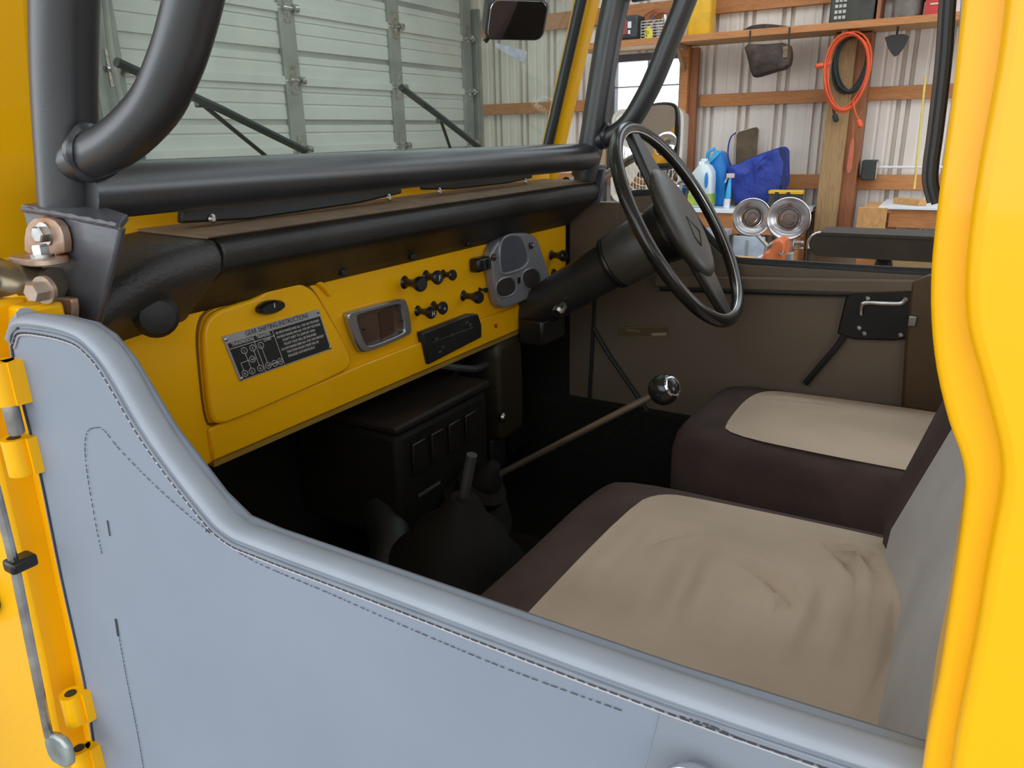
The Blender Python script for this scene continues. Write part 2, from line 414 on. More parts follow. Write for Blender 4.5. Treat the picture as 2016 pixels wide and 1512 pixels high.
# ---- window
wi = struct('window_1', frame_prism([(WX0-.03,0,WZ0-.03),(WX1+.03,0,WZ0-.03),(WX1+.03,0,WZ1+.03),(WX0-.03,0,WZ1+.03)], [(WX0+.03,0,WZ0+.03),(WX1-.03,0,WZ0+.03),(WX1-.03,0,WZ1-.03),(WX0+.03,0,WZ1-.03)], 'y', 6.845, 6.93), mat('bronze_window_frame', (.10,.09,.10), .4, .3), smooth=0)
mxw = (WX0+WX1)/2
obj('muntin', join(box((mxw-.006, 6.885, WZ0), (mxw+.006, 6.90, WZ1)),), mat('muntin_grey', (.35,.35,.40), .5), wi, smooth=0)
for q in (1.43, 1.68, 1.93): obj('muntin', box((WX0, 6.886, q-.006), (WX1, 6.901, q+.006)), MATS['muntin_grey'], wi, smooth=0)
obj('pane', box((WX0+.02, 6.905, WZ0+.02), (WX1-.02, 6.909, WZ1-.02)), CGL, wi, smooth=0)
obj('side_trim', box((WX0-.09, 6.80, WZ0-.1), (WX0-.032, 6.85, WZ1+.03)), mat('pale_window_trim', (.60,.42,.24), .6, kind='wood', stretch=(12,12,1.5), scale=5), wi, smooth=0, bevel=.003)
obj('sill', box((WX0-.06, 6.79, WZ0-.09), (WX1+.06, 6.86, WZ0-.035)), W_OR, wi, smooth=0, bevel=.003)
# ---- sectional door in the front wall
wl = struct('wall_left', join(box((X0-.16, Y0-.1, 0), (X0-.06, 2.855, HT)), box((X0-.16, 6.86, 0), (X0-.06, Y1+.05, HT)), box((X0-.16, 2.75, 3.05), (X0-.06, 6.86, HT)), box((X0-.16, 6.80, 0), (X0+.02, Y1-.03, HT))), SHT, smooth=0)
dg_ = struct('door_1', box((X0-.06, 2.85, 0), (X0-.05, 6.80, 3.05)), GDR, smooth=0)
SH = .48
z = 0.04; secs = []
while z < 2.95:
    secs.append(z); z += SH
base = 1.958-4*SH
for k in range(6):
    z0 = base+k*SH
    g = []
    prof = [(0,0),(.0,.012),(.10,.012),(.106,.004),(.114,.004),(.12,.012),(.165,.012),(.17,0),(.205,0),(.21,.012),(.30,.012),(.306,.004),(.314,.004),(.32,.012),(.385,.012),(.391,.004),(.399,.004),(.405,.012),(SH-.006,.012),(SH-.006,0)]
    n = len(prof); vs_ = [(X0-.05+d, 2.86, z0+h) for h, d in prof]+[(X0-.05+d, 6.79, z0+h) for h, d in prof]
    fs = [(i, i+1, n+i+1, n+i) for i in range(n-1)]
    obj('door_section', (vs_, fs), GDR, dg_, smooth=0)
    obj('section_rail', box((X0-.045, 2.87, z0+SH-.035), (X0-.018, 6.78, z0+SH+.022)), GDR, dg_, smooth=0, bevel=.003)
    for yy in (2.92, 4.34, 5.57, 6.70):
        obj('stile', box((X0-.046, yy-.075, z0+.004), (X0-.012, yy+.075, z0+SH-.008)), GST, dg_, smooth=0, bevel=.004)
        hz = z0+SH
        obj('door_hinge', join(box((X0-.014, yy-.03, hz-.10), (X0-.006, yy+.03, hz+.10)), cyl((X0+.004, yy-.045, hz-.005), (X0+.004, yy+.045, hz-.005), .014, 10),
             cyl((X0+.010, yy+.05, hz-.005), (X0+.010, yy+.085, hz-.005), .030, 14)), STL, dg_)
for yy in (2.80, 6.83):
    obj('track', join(box((X0-.045, yy-.03, 0), (X0+.05, yy-.02, 2.7)), box((X0-.045, yy-.03, 0), (X0-.035, yy+.03, 2.7)), box((X0+.045, yy-.03, 0), (X0+.052, yy+.02, 2.7))), GST, dg_, smooth=0)
obj('track', tube(cat([(-4.2000,2.8892,2.3977), (-4.2000,2.8616,2.0127), (-4.2000,2.8785,1.6638)], 4), .022, 8), GST, dg_)

c = (-4.2400,2.7689,1.6701)
t = thing('blue_tarp', 'blue folded tarp hanging beside the garage door track', 'tarp', (-4.24, c[1], 1.25))
obj('tarp_fold', dome([V(0, c[1]-.20+.16*a, 1.25+(c[2]-1.25)*(.5+.5*b)) for a, b in rrect(0,0,1,1,.25,4)], [(.02,-4.31),(0,-4.30),(0,-4.22),(.02,-4.19)], ax=0, zf=lambda q: .012*math.sin(q[1]*40)), mat('bright_blue_tarp', (.03,.06,.55), .5), t)
obj('hang_cord', tube([(-4.25, c[1]-.20, c[2]-.01), (-4.27, c[1]-.12, 2.5), (-4.28, c[1]-.06, 2.68)], .005, 6), mat('cord_grey', (.3,.3,.3), .7), t)

# ================================================================ SHELF AND WHAT STANDS ON IT
SZ = 2.268
sh = thing('wall_shelf', 'long orange pine shelf fixed high on the ribbed far wall', 'shelf', (-1.2, 6.65, 2.22))
obj('shelf_board', box((-3.05, 6.44, 2.222), (1.2, 6.845, SZ-.002)), mat('window_lit_underside_pine', (.60,.36,.15), .6, kind='wood', scale=5, stretch=(1.2,10,10), col2=(.46,.25,.09)), sh, smooth=0, bevel=.003)  # paler pine: window light on the underside put into the colour
obj('front_edge', box((-3.05, 6.415, 2.220), (1.2, 6.439, SZ+.002)), W_OR, sh, smooth=0, bevel=.003)
for xx in (-.88, -2.15): obj('shelf_bracket', join(box((xx-.02, 6.50, 2.19), (xx+.02, 6.84, 2.221)), beam((xx, 6.52, 2.20), (xx, 6.74, 2.02), .03, .03)), W_LT, sh, smooth=0)

c = (-2.5601,6.5600,2.2773)
t = thing('battery_charger', 'dark battery charger with white printed panel at the left shelf end', 'charger', (c[0], 6.58, SZ))
cx = c[0]; obj('case', box((cx-.085, 6.50, SZ), (cx+.065, 6.68, SZ+.20)), DGR, t, bevel=.012)
obj('panel', box((cx-.06, 6.492, SZ+.055), (cx-.02, 6.499, SZ+.165)), mat('charger_red', (.30,.06,.06), .5), t, smooth=0)
obj('print', join(box((cx-.018, 6.491, SZ+.10), (cx+.012, 6.499, SZ+.15)), box((cx-.014, 6.491, SZ+.055), (cx+.004, 6.499, SZ+.085))), WTOP, t, smooth=0)
obj('foot_band', box((cx-.09, 6.494, SZ+.02), (cx+.07, 6.51, SZ+.034)), BPL, t, smooth=0)
c = (-2.3113,6.5500,2.2970); cx = c[0]
t = thing('wire_basket', 'wire basket of clips and twine beside the charger on the shelf', 'basket', (cx, 6.60, SZ))
wires = [tube([(cx-.15, 6.50, SZ+.01+.022*k), (cx+.15, 6.50, SZ+.01+.022*k), (cx+.15, 6.72, SZ+.01+.022*k), (cx-.15, 6.72, SZ+.01+.022*k)], .0035, 6, closed=True) for k in range(7)]
wires += [cyl((cx-.15+.05*k, 6.497, SZ), (cx-.15+.05*k, 6.497, SZ+.145), .003, 6) for k in range(7)]
obj('wire_frame', join(*wires), STL, t)
obj('basket_floor', box((cx-.148, 6.503, SZ), (cx+.148, 6.717, SZ+.006)), DGR, t, smooth=0)
for k in range(5):
    a_ = random.uniform(-.5, .5)
    obj('clip', beam((cx-.10+.05*k, 6.55+.02*(k % 3), SZ+.01), (cx-.10+.05*k+.06*a_, 6.58, SZ+.17+.02*(k % 2)), .022, .010), [mat('clip_brown', (.22,.10,.05), .6), mat('clip_purple', (.12,.06,.16), .5), TANL, STL, TANL][k], t, bevel=.003)
c = (-2.3766,6.4500,2.3008); cx = c[0]; cz = c[2]
t = thing('price_tag', 'yellow oval tag reading 250 tied to the wire basket', 'tag', (cx, 6.45, cz-.05))
obj('card', prism([(cx+.035*math.cos(a)-.01*math.sin(a)*0, 0, cz+.060*math.sin(a)) for a in [2*math.pi*k/24 for k in range(24)]], 'y', 6.448, 6.452), YTAG, t, smooth=0)
obj('lettering', text_geo('250', .050, (cx-.028, 6.4475, cz-.044), (.45,0,.89), (-.89,0,.45)), BPL, t, smooth=0)
obj('string', tube([(cx+.01, 6.45, cz+.055), (cx+.03, 6.46, cz+.09), (cx+.05, 6.48, cz+.11)], .003, 6), YTAG, t)
t = thing('cable_bundle', 'twisted orange cables piled behind the wire basket on the shelf', 'cable', ((-2.4397,6.7800,2.3667)[0], 6.79, SZ))
cx = (-2.4397,6.7800,2.3667)[0]
for k in range(3):
    obj('loop', tube(cat([(cx-.16+.06*k, 6.77+.02*k, SZ+.008), (cx-.10+.05*k, 6.78, SZ+.22), (cx+.05+.04*k, 6.79, SZ+.25-.02*k), (cx+.14, 6.79, SZ+.06), (cx+.02, 6.80, SZ+.01)], 5), .010, 8), mat('faded_orange_cable', (.42,.13,.06), .6), t)
c = (-1.9809,6.5500,2.2722); cx = c[0]
t = thing('yellow_canister', 'tall yellow plastic canister standing on the shelf', 'canister', (cx, 6.58, SZ))
obj('body', dome([V(cx+a*.098, 6.58+b*.085, 0) for a, b in rrect(0,0,1,1,.35,4)], [(.006,SZ),(0,SZ+.01),(0,SZ+.36),(.012,SZ+.40),(.04,SZ+.42)]), YPL, t)
obj('cap', cyl((cx, 6.58, SZ+.42), (cx, 6.58, SZ+.46), .03, 16), BPL, t)
c = (-1.3970,6.3600,2.0348); 
t = thing('leather_bag', 'dark brown leather bag slung under the shelf by its straps', 'bag', (c[0], 6.36, 1.90))
pts = [(-1.5747,6.3600,2.1680), (-1.4368,6.3600,2.1547), (-1.2299,6.3600,2.1540), (-1.2029,6.3600,2.0580), (-1.2132,6.3600,1.9707), (-1.3260,6.3600,1.9485), (-1.4556,6.3600,1.9156), (-1.4953,6.3600,1.9322), (-1.5398,6.3600,2.0616)]
obj('pouch', dome(chaikin([V(p) for p in pts], 1), [(.02,6.41),(.004,6.40),(0,6.385),(.004,6.34),(.02,6.318),(.05,6.31)], ax=1, zf=lambda q: .006*math.sin(q[0]*40)+.006*math.sin(q[2]*31)), LEA, t)
obj('rolled_pouch', dome(chaikin([V(p[0], p[1], max(p[2], SZ+.003)) for p in ((-1.6345,6.5000,2.2563), (-1.6091,6.5000,2.2833), (-1.5488,6.5000,2.3072), (-1.4419,6.5000,2.3093), (-1.3083,6.5000,2.2843), (-1.2502,6.5000,2.2550), (-1.2408,6.5000,2.2332), (-1.2524,6.5000,2.1988), (-1.6200,6.5000,2.2188))], 1), [(.01,6.60),(0,6.58),(0,6.48),(.012,6.455)], ax=1), LEA, label='flattened dark leather pouch lying on the shelf edge', cat_='pouch')
obj('strap', tube([(-1.5375,6.3700,2.1519), (-1.5410,6.4050,2.1907), ((-1.5421,6.4050,2.2051)[0], 6.407, 2.262)], .006, 6, flat=.5), LEA, t)
obj('strap', tube([(-1.2412,6.3700,2.1382), (-1.2512,6.4050,2.1767), ((-1.2531,6.4050,2.1977)[0], 6.407, 2.262)], .006, 6, flat=.5), LEA, t)
obj('stitch_patch', prism([(-1.2701,6.3000,2.1209), (-1.2342,6.3000,2.1253), (-1.2346,6.3000,2.0490), (-1.2633,6.3000,2.0439)], 'y', 6.303, 6.312), mat('worn_leather_patch', (.22,.15,.07), .7, var=.3, scale=60), t, smooth=0)
p0, p1 = (-0.9961,6.5200,2.2473), (-0.6928,6.5200,2.2500)
t = thing('vented_crate', 'black plastic case with a grid of white vents on the shelf', 'case', ((p0[0]+p1[0])/2, 6.62, SZ))
obj('case_body', box((p0[0], 6.50, SZ), (p1[0], 6.78, SZ+.33)), mat('case_dark', (.045,.042,.030), .5, var=.2), t, bevel=.01)
for r_ in range(6):
    for q in range(3):
        obj('vent', box((p0[0]+.035+.028*q, 6.494, SZ+.03+.038*r_), (p0[0]+.056+.028*q, 6.501, SZ+.052+.038*r_)), mat('vent_grey', (.45,.43,.38), .6), t, smooth=0)
obj('latch', box((p0[0]+.155, 6.488, SZ+.225), (p0[0]+.185, 6.501, SZ+.33)), WTOP, t, bevel=.003)
p0 = (-0.6662,6.5500,2.2576)
obj('shelf_plank', box((p0[0]-.012, 6.50, SZ), (p0[0]+.014, 6.80, SZ+.34)), W_RD, smooth=0, bevel=.003, label='upright brown board between the vented case and the grey sack', cat_='board')
p0, p1 = (-0.5786,6.5500,2.2504), (-0.3900,6.5500,2.2512)
t = thing('grey_sack', 'lumpy grey brown sack slumped on the shelf', 'sack', ((p0[0]+p1[0])/2, 6.62, SZ))
cx = (p0[0]+p1[0])/2; hw = (p1[0]-p0[0])/2
obj('sack_body', dome([V(cx+hw*a, 6.63+.11*b, 0) for a, b in rrect(0,0,1,1,.6,5)], [(.02,SZ),(0,SZ+.02),(-.004,SZ+.10),(.004,SZ+.22),(.03,SZ+.30),(.06,SZ+.33)], zf=lambda q: .008*math.sin(q[0]*60)), STONE, t)
obj('tied_neck', lathe([(.03,0),(.018,.03),(.035,.07)], (cx, 6.63, SZ+.325), (0,0,1), 12), STONE, t)
p0, p1 = (-0.3678,6.5000,2.2443), (-0.2807,6.5000,2.2499)
t = thing('red_carton', 'red carton lying at the right end of the shelf', 'box', ((p0[0]+p1[0])/2, 6.56, SZ))
obj('carton', box((p0[0], 6.47, SZ), (p0[0]+.32, 6.70, SZ+.115)), RED, t, smooth=0, bevel=.003)
obj('print', box((p0[0]+.03, 6.466, SZ+.068), (p0[0]+.085, 6.4695, SZ+.078)), PNK, t, smooth=0)
obj('end_label', box((p0[0]+.125, 6.465, SZ+.01), (p0[0]+.321, 6.4695, SZ+.108)), PNK, t, smooth=0)
obj('blue_carton', box((p0[0]-.02, 6.46, SZ+.117), (p0[0]+.33, 6.70, SZ+.175)), BLB, smooth=0, bevel=.003, label='flat blue carton stacked on the red carton on the shelf', cat_='box')
obj('white_carton', box((p0[0]-.01, 6.455, SZ+.177), (p0[0]+.34, 6.70, SZ+.215)), WTOP, smooth=0, bevel=.003, label='thin white carton topmost on the blue carton on the shelf', cat_='box')
t = thing('hanging_trowel', 'dark pointed blade hanging below the shelf beside the cord coil', 'tool', ((-0.5189,6.5000,2.0910)[0], 6.50, (-0.5091,6.5000,2.0130)[2]))
obj('blade', prism(chaikin([(-0.6072,6.5000,2.1644), (-0.4404,6.5000,2.1651), (-0.4571,6.5000,2.0934), (-0.5116,6.5000,2.0064), (-0.5571,6.5000,2.0533), (-0.5876,6.5000,2.1126)], 1), 'y', 6.49, 6.505), mat('dark_tool_steel', (.022,.020,.014), .5), t, smooth=0, bevel=.003)
obj('shank', cyl(((-0.5252,6.5000,2.1416)[0], 6.512, (-0.5231,6.5000,2.1248)[2]), ((-0.5252,6.5000,2.1416)[0], 6.512, 2.219), .008, 8), MATS['dark_tool_steel'], t)

# ---- cords hanging on the post
def coil(name, label, cen, rx, rz, ma, loops, ends, r=.007):
    t = thing(name, label, 'cord', (cen[0], cen[1], cen[2]-rz))
    random.seed(len(label))
    for k in range(loops):
        a0 = random.uniform(-.10, .10); sx = 1-.06*random.random(); dxx = random.uniform(-.015, .015); dz = random.uniform(-.02, .02)
        pts = []
        for q in range(28):
            an = 2*math.pi*q/28
            pts.append((cen[0]+dxx+rx*sx*math.cos(an+a0)*(1+.12*math.sin(an)), cen[1]-.012*k+.006*math.sin(3*an), cen[2]+dz+rz*math.sin(an)))
        obj('cord_loop', tube(pts, r, 7, closed=True), ma, t)
    for (path, plug) in ends:
        obj('cord_end', tube(cat(path, 5), r*.8, 7), ma, t)
        d = (V(path[-1])-V(path[-2])).normalized()
        obj('plug', lathe([(.014,0),(.020,.01),(.020,.05),(.012,.06)], path[-1], d, 10), plug, t)
    return t
co = (-0.8263,6.4850,1.9206); cg = (-0.8154,6.5700,1.9843)
coil('orange_extension_cord', 'orange extension cord coiled on the wooden post', co, .150, .265, ORC, 6,
     [([(-0.7547,6.4200,1.7216), (-0.7371,6.4200,1.6573), (-0.7054,6.4200,1.5924)], ORC), ([(-0.9391,6.4400,2.0119), (-0.9547,6.4400,1.9919), (-0.9897,6.4400,1.9870)], ORC)])
coil('green_extension_cord', 'dark green cord coiled inside the orange cord on the post', (cg[0], 6.575, cg[2]), .118, .195, GRC, 5,
     [([(-0.9796,6.5700,1.9152), (-0.9868,6.5700,1.8795), (-0.9462,6.5700,1.7687), (-0.8961,6.5700,1.6387)], GRC)], .011)
c = (-0.7542,6.6000,1.4686)
t = thing('red_fence_tool', 'faded red handle hanging down the post below the cords', 'tool', (c[0], 6.60, (-0.7519,6.6000,1.1851)[2]))
obj('handle', prism(chaikin([(-0.7607,6.6000,1.4613), (-0.7381,6.6000,1.4535), (-0.7308,6.6000,1.3560), (-0.7312,6.6000,1.1967), (-0.7724,6.6000,1.2042), (-0.7672,6.6000,1.3563)], 1), 'y', 6.585, 6.605), mat('faded_red', (.55,.14,.07), .6), t, bevel=.004)
obj('hanger', cyl((-0.7489,6.6000,1.4536), (-0.7567,6.6000,1.5870), .004, 6), MATS['faded_red'], t)
p = (-0.6185,6.7200,1.2179)
t = thing('outlet_box', 'dark electrical outlet box on the wall beside the post', 'outlet box', (p[0], 6.76, p[2]-.08))
obj('box_body', box((p[0]-.055, 6.70, p[2]-.075), (p[0]+.05, 6.848, p[2]+.075)), mat('dark_green_box', (.030,.036,.030), .5), t, bevel=.008)
obj('cover_plate', box((p[0]+.0505, 6.70, p[2]-.065), (p[0]+.058, 6.83, p[2]+.065)), STL, t, smooth=0)
a_, b_ = (-0.5605,6.8200,1.2364), (0.3244,6.8200,1.2302)
obj('conduit', cyl((p[0]+.06, 6.83, a_[2]), (b_[0], 6.83, a_[2]), .010, 10), WTOP, label='thin white conduit running right from the outlet box', cat_='conduit')
obj('broom_stick', cyl((-0.3096,6.5800,1.8805), (-0.2746,6.5000,1.0948), .008, 8), mat('pale_yellow_stick', (.70,.55,.12), .5), label='thin yellow broom stick leaning against the far wall', cat_='broom')

# ================================================================ MAIN WORKBENCH AND ITS CLUTTER
BZ = .932
t = thing('workbench', 'long white topped wooden workbench under the far window', 'workbench', (-2.0, 6.58, 0))
obj('bench_top', box((-3.0, 6.28, BZ-.034), (-.99, 6.82, BZ)), WTOP, t, smooth=0, bevel=.004)
obj('front_apron', box((-2.75, 6.31, BZ-.20), (-1.0, 6.35, BZ-.036)), W_OR, t, smooth=0, bevel=.004)
obj('rear_apron', box((-2.95, 6.78, BZ-.20), (-1.0, 6.815, BZ-.036)), W_OR, t, smooth=0, bevel=.004)
for xx in (-2.72, -1.08):
    for yy in (6.355, 6.69): obj('leg', box((xx-.045, yy, 0), (xx+.045, yy+.088, BZ-.036)), W_OR, t, smooth=0, bevel=.004)
obj('lower_shelf', box((-2.7, 6.36, .30), (-1.1, 6.77, .33)), W_PY, t, smooth=0)
# box fan in front of the window
c = (-2.4356,6.7000,1.4399); hw = ((-2.1114,6.7000,1.4357)[0]-(-2.7753,6.7000,1.4444)[0])/2; zt = (-2.4466,6.7000,1.7377)[2]
t = thing('box_fan', 'cream plastic box fan standing before the window', 'fan', (c[0], 6.71, BZ))
zc = (BZ+zt)/2; hh = (zt-BZ)/2
o_ = [(c[0]+a, 0, zc+b) for a, b in rrect(0,0,hw,hh,.10,6)]; i_ = [(c[0]+a, 0, zc+b) for a, b in rrect(0,0,hw-.035,hh-.035,.08,6)]
obj('fan_housing', frame_prism(o_, i_, 'y', 6.63, 6.785), CRMF, t, bevel=.008)
rings = [tube([(c[0]+(hw-.04)*f_*math.cos(a), 6.628, zc+(hh-.04)*f_*math.sin(a)) for a in [2*math.pi*k/32 for k in range(32)]], .0035, 5, closed=True) for f_ in (.25,.4,.55,.7,.85,1)]
bars = [cyl((c[0]-hw+.045+.03*k, 6.628, zc-hh+.03), (c[0]-hw+.045+.03*k, 6.628, zc+hh-.03), .003, 5) for k in range(int((2*hw-.07)/.03))]
obj('front_grille', join(*(rings+bars)), CRMF, t)
for k in range(5):
    a = 2*math.pi*k/5
    obj('blade', prism([(c[0]+.03*math.cos(a-.5), 0, zc+.03*math.sin(a-.5)), (c[0]+(hw-.07)*math.cos(a-.35), 0, zc+(hh-.10)*math.sin(a-.35)), (c[0]+(hw-.06)*math.cos(a+.3), 0, zc+(hh-.09)*math.sin(a+.3)), (c[0]+.03*math.cos(a+.5), 0, zc+.03*math.sin(a+.5))], 'y', 6.70, 6.706), CRMF, t, smooth=0)
obj('motor_hub', cyl((c[0], 6.65, zc), (c[0], 6.75, zc), .05, 18), CRMF, t)
c = (-2.8516,6.5500,1.1974)
t = thing('small_radio', 'small dark radio at the left end of the workbench', 'radio', (c[0], 6.58, BZ))
obj('radio_body', box((c[0]-.05, 6.53, BZ), (c[0]+.05, 6.64, BZ+.33)), DGR, t, bevel=.01)
obj('speaker_grille', box((c[0]-.038, 6.524, BZ+.16), (c[0]+.038, 6.531, BZ+.29)), mat('radio_grille', (.10,.09,.08), .6), t, smooth=0)
c = (-2.1092,6.5000,0.9568)
t = thing('steel_pot', 'shiny steel pot with lid on the workbench', 'pot', (c[0], 6.50, BZ))
obj('pot_body', lathe([(.085,0),(.10,.012),(.10,.15),(.105,.155),(.105,.16)], (c[0], 6.50, BZ), (0,0,1), 28), CHR, t)
obj('lid', lathe([(.105,.161),(.10,.175),(.06,.20),(.02,.205)], (c[0], 6.50, BZ), (0,0,1), 28), CHR, t)
obj('lid_knob', sphere((c[0], 6.50, BZ+.222), .018), BPL, t)
obj('handle', tube(cat([(c[0]-.095, 6.50, BZ+.13), (c[0]-.14, 6.51, BZ+.14), (c[0]-.18, 6.52, BZ+.12)], 4), .011, 8), BPL, t)
# milk jug
p0, p1 = (-1.9315,6.3600,0.9643), (-1.7428,6.3600,0.9687); zt = (-1.8562,6.3600,1.3043)[2]; cx = (p0[0]+p1[0])/2; hw = (p1[0]-p0[0])/2; H = zt-BZ
t = thing('milky_jug', 'translucent white plastic jug with green and yellow label', 'jug', (cx, 6.38, BZ))
def L(u, v): return (cx+hw*u, 0, BZ+H*v)
jo = [L(-1,0), L(1,0), L(1,.62), L(.92,.78), L(.62,.90), L(.30,.95), L(.30,1), L(-.22,1), L(-.22,.94), L(-.98,.70), L(-1,.6)]
obj('jug_body', dome([V(p) for p in jo], [(.012,6.45),(.003,6.44),(0,6.42),(0,6.34),(.003,6.312),(.012,6.302)], ax=1), MILK, t, smooth=50)
obj('handle_hole', dome([V(L(.56+.16*math.cos(a), .60+.17*math.sin(a))) for a in [2*math.pi*k/20 for k in range(20)]], [(0,6.309),(0,6.295),(.004,6.294)], ax=1), BLUP, t)
obj('label_band', join(box((cx-hw-.002, 6.298, BZ+.02), (cx+hw+.002, 6.305, BZ+H*.31)), box((cx+hw, 6.305, BZ+.02), (cx+hw+.004, 6.44, BZ+H*.31))), LABG, t, smooth=0)
obj('cap', cyl((cx+hw*.04, 6.38, zt+.001), (cx+hw*.04, 6.38, zt+.018), .030, 16), MILK, t)
# blue jug behind
zt = (-1.7716,6.5700,1.3773)[2]; H = zt-BZ; xa, xb = (-1.8613,6.5700,1.1591)[0], (-1.6806,6.5700,1.1605)[0]
t = thing('blue_jug', 'bright blue plastic jug between the milky jug and blue bag', 'jug', ((xa+xb)/2, 6.60, BZ))
def L(u, v): return (xa+(xb-xa)*u, 0, BZ+H*v)
obj('jug_body', dome([V(p) for p in (L(.1,0), L(.9,0), L(1,.05), L(1,.72), L(.68,.97), L(.50,1), L(.40,.98), L(0,.72), L(0,.05))], [(.012,6.70),(0,6.69),(0,6.55),(.006,6.525),(.02,6.518)], ax=1), BLUP, t, smooth=50)
obj('shoulder', dome([V(p) for p in (L(0,.72), L(.02,.70), L(.66,.955), L(.64,.985), L(.48,1.01), L(.36,.99))], [(0,6.60),(0,6.515),(.008,6.505)], ax=1), BLUL, t, smooth=50)
obj('carry_handle', tube(cat([V(L(.02,.76))+V(0,6.55,0), V(L(.10,.98))+V(0,6.52,0), V(L(.40,1.04))+V(0,6.52,0)], 5), .014, 8), BLUL, t)
# spray bottle
c = (-1.6167,6.3600,0.9635)
t = thing('spray_bottle', 'pale blue and white spray bottle beside the blue bag', 'bottle', (c[0], 6.36, BZ))
obj('bottle_body', lathe([(.020,0),(.022,.01),(.022,.12),(.014,.20),(.010,.24)], (c[0]-.004, 6.36, BZ), (.05,0,1), 14), BLUL, t)
obj('bottle_foot', lathe([(.024,0.001),(.026,.01),(.025,.075)], (c[0]-.006, 6.357, BZ), (.05,0,1), 14), WTOP, t)
obj('trigger_head', join(box((c[0]-.02, 6.34, BZ+.24), (c[0]+.04, 6.38, BZ+.275)), beam((c[0]-.012, 6.36, BZ+.245), (c[0]-.03, 6.35, BZ+.20), .012, .012)), PNK, t, bevel=.004)
# blue shopping bag
t = thing('blue_shopping_bag', 'dark blue reusable shopping bag slumped on the workbench', 'bag', ((-1.4009,6.4500,0.9691)[0], 6.48, BZ))
bo = [(-1.5881,6.4800,0.9498), (-1.3256,6.4800,0.9562), (-1.1837,6.4800,1.0592), (-1.2109,6.4800,1.3635), (-1.2421,6.4800,1.4098), (-1.2913,6.4800,1.3950), (-1.4375,6.4800,1.3457), (-1.5744,6.4800,1.2789), (-1.6762,6.4800,1.2548), (-1.6571,6.4800,1.1577), (-1.6002,6.4800,1.0031)]
bo = [V(p) if p[2] > BZ else V(p[0], p[1], BZ+.002) for p in bo]
def wr(q): return .012*math.sin(q[0]*28+q[2]*35)+.008*math.sin(q[2]*60-q[0]*22)
obj('bag_body', dome(chaikin(bo, 1), [(.03,6.68),(.006,6.66),(0,6.62),(0,6.50),(.010,6.46),(.03,6.445),(.07,6.435),(.11,6.43),(.15,6.432)], ax=1, zf=wr), BLUE, t, smooth=60)
obj('side_gusset', prism([(-1.2647,6.4800,1.4024), (-1.2214,6.4800,1.3943), (-1.1798,6.4800,1.0592), (-1.2090,6.4800,1.0349)], 'y', 6.445, 6.46), mat('navy_gusset', (.012,.02,.10), .6), t, smooth=0)
obj('carry_strap', tube(cat([(-1.6479,6.4800,1.2669), (-1.6714,6.4800,1.3671), (-1.6584,6.4800,1.4778), (-1.6163,6.4800,1.5202)], 5), .016, 8, flat=.3), BLUE, t)
# brown binder behind the bag
bo = [(-1.6461,6.7400,1.2680), (-1.6670,6.7400,1.4984), (-1.6518,6.7400,1.5225), (-1.5086,6.7400,1.5596), (-1.4905,6.7400,1.5393), (-1.4804,6.7400,1.3088)]
bo = [(p[0], p[1], p[2] if p[2] > 1.35 else BZ+.04) for p in bo]
t = thing('brown_binder', 'worn brown binder standing upright behind the blue bag', 'binder', ((-1.5575,6.7400,1.2762)[0], 6.74, BZ))
obj('cover', prism([(p[0], p[1], p[2]-(.04 if p[2] < 1.35 else 0)) for p in bo], 'y', 6.705, 6.713), mat('binder_brown', (.12,.075,.035), .6, var=.2), t, smooth=0, bevel=.002)
obj('page_block', prism([(p[0]+.004, p[1], p[2]-.006-(.02 if p[2] < 1.35 else 0)) for p in bo], 'y', 6.714, 6.745), PNK, t, smooth=0)
obj('cover', prism([(p[0]-.03, p[1], p[2]-(.04 if p[2] < 1.35 else 0)) for p in bo], 'y', 6.746, 6.754), mat('binder_pale', (.50,.42,.34), .6), t, smooth=0)
# yellow black toolbox
p0, p1 = (-1.2807,6.3000,0.9689), (-1.0322,6.3000,0.9751); zt = (-1.1632,6.3000,1.0842)[2]
t = thing('tool_case', 'black tool case with yellow lid at the bench right end', 'toolbox', ((p0[0]+p1[0])/2, 6.34, BZ))
obj('case_body', box((p0[0], 6.295, BZ), (p1[0], 6.385, zt-.03)), DGR, t, bevel=.006)
obj('lid', box((p0[0]-.004, 6.290, zt-.029), (p1[0]+.004, 6.389, zt)), YPL, t, bevel=.006)
for q in (.25, .6): obj('latch', box((p0[0]+(p1[0]-p0[0])*q-.014, 6.284, zt-.075), (p0[0]+(p1[0]-p0[0])*q+.014, 6.293, zt-.012)), BPL, t, bevel=.002)
# ---- things below / before the bench
p = (-1.7118,6.0000,0.6425)
t = thing('grey_tote', 'grey plastic tote with a stepped rim under the workbench', 'bin', (p[0], 6.0, 0))
xl, xr = (-1.8263,5.9000,0.6501)[0], (-1.5317,5.9000,0.6656)[0]; zt = (-1.6910,5.9000,0.7917)[2]; zb = .30
obj('tote_body', dome([V(a, b, 0) for a, b in ((xl+.03,5.72),(xr-.03,5.72),(xr-.02,6.15),(xl+.02,6.15))], [(.02,zb),(0,zb+.02),(-.03,zt-.06),(-.03,zt-.05)]), GRYP, t, bevel=.006)
obj('rim', box((xl-.01, 5.69, zt-.05), (xr+.012, 6.19, zt)), GRYP, t, bevel=.008)
obj('rim', box((xl+.005, 5.70, zt-.115), (xr-.005, 6.18, zt-.085)), GRYP, t, bevel=.006)
obj('tote_stand', box((xl+.05, 5.76, 0), (xr-.05, 6.12, .30)), DGR, t, smooth=0)
p = (-1.4191,6.2800,0.6609)
t = thing('leaning_signboard', 'pale painted board leaning under the workbench front', 'board', (p[0], 6.28, 0))
a_, b_ = (-1.5256,6.2700,0.6981), (-1.2765,6.2700,0.7096)
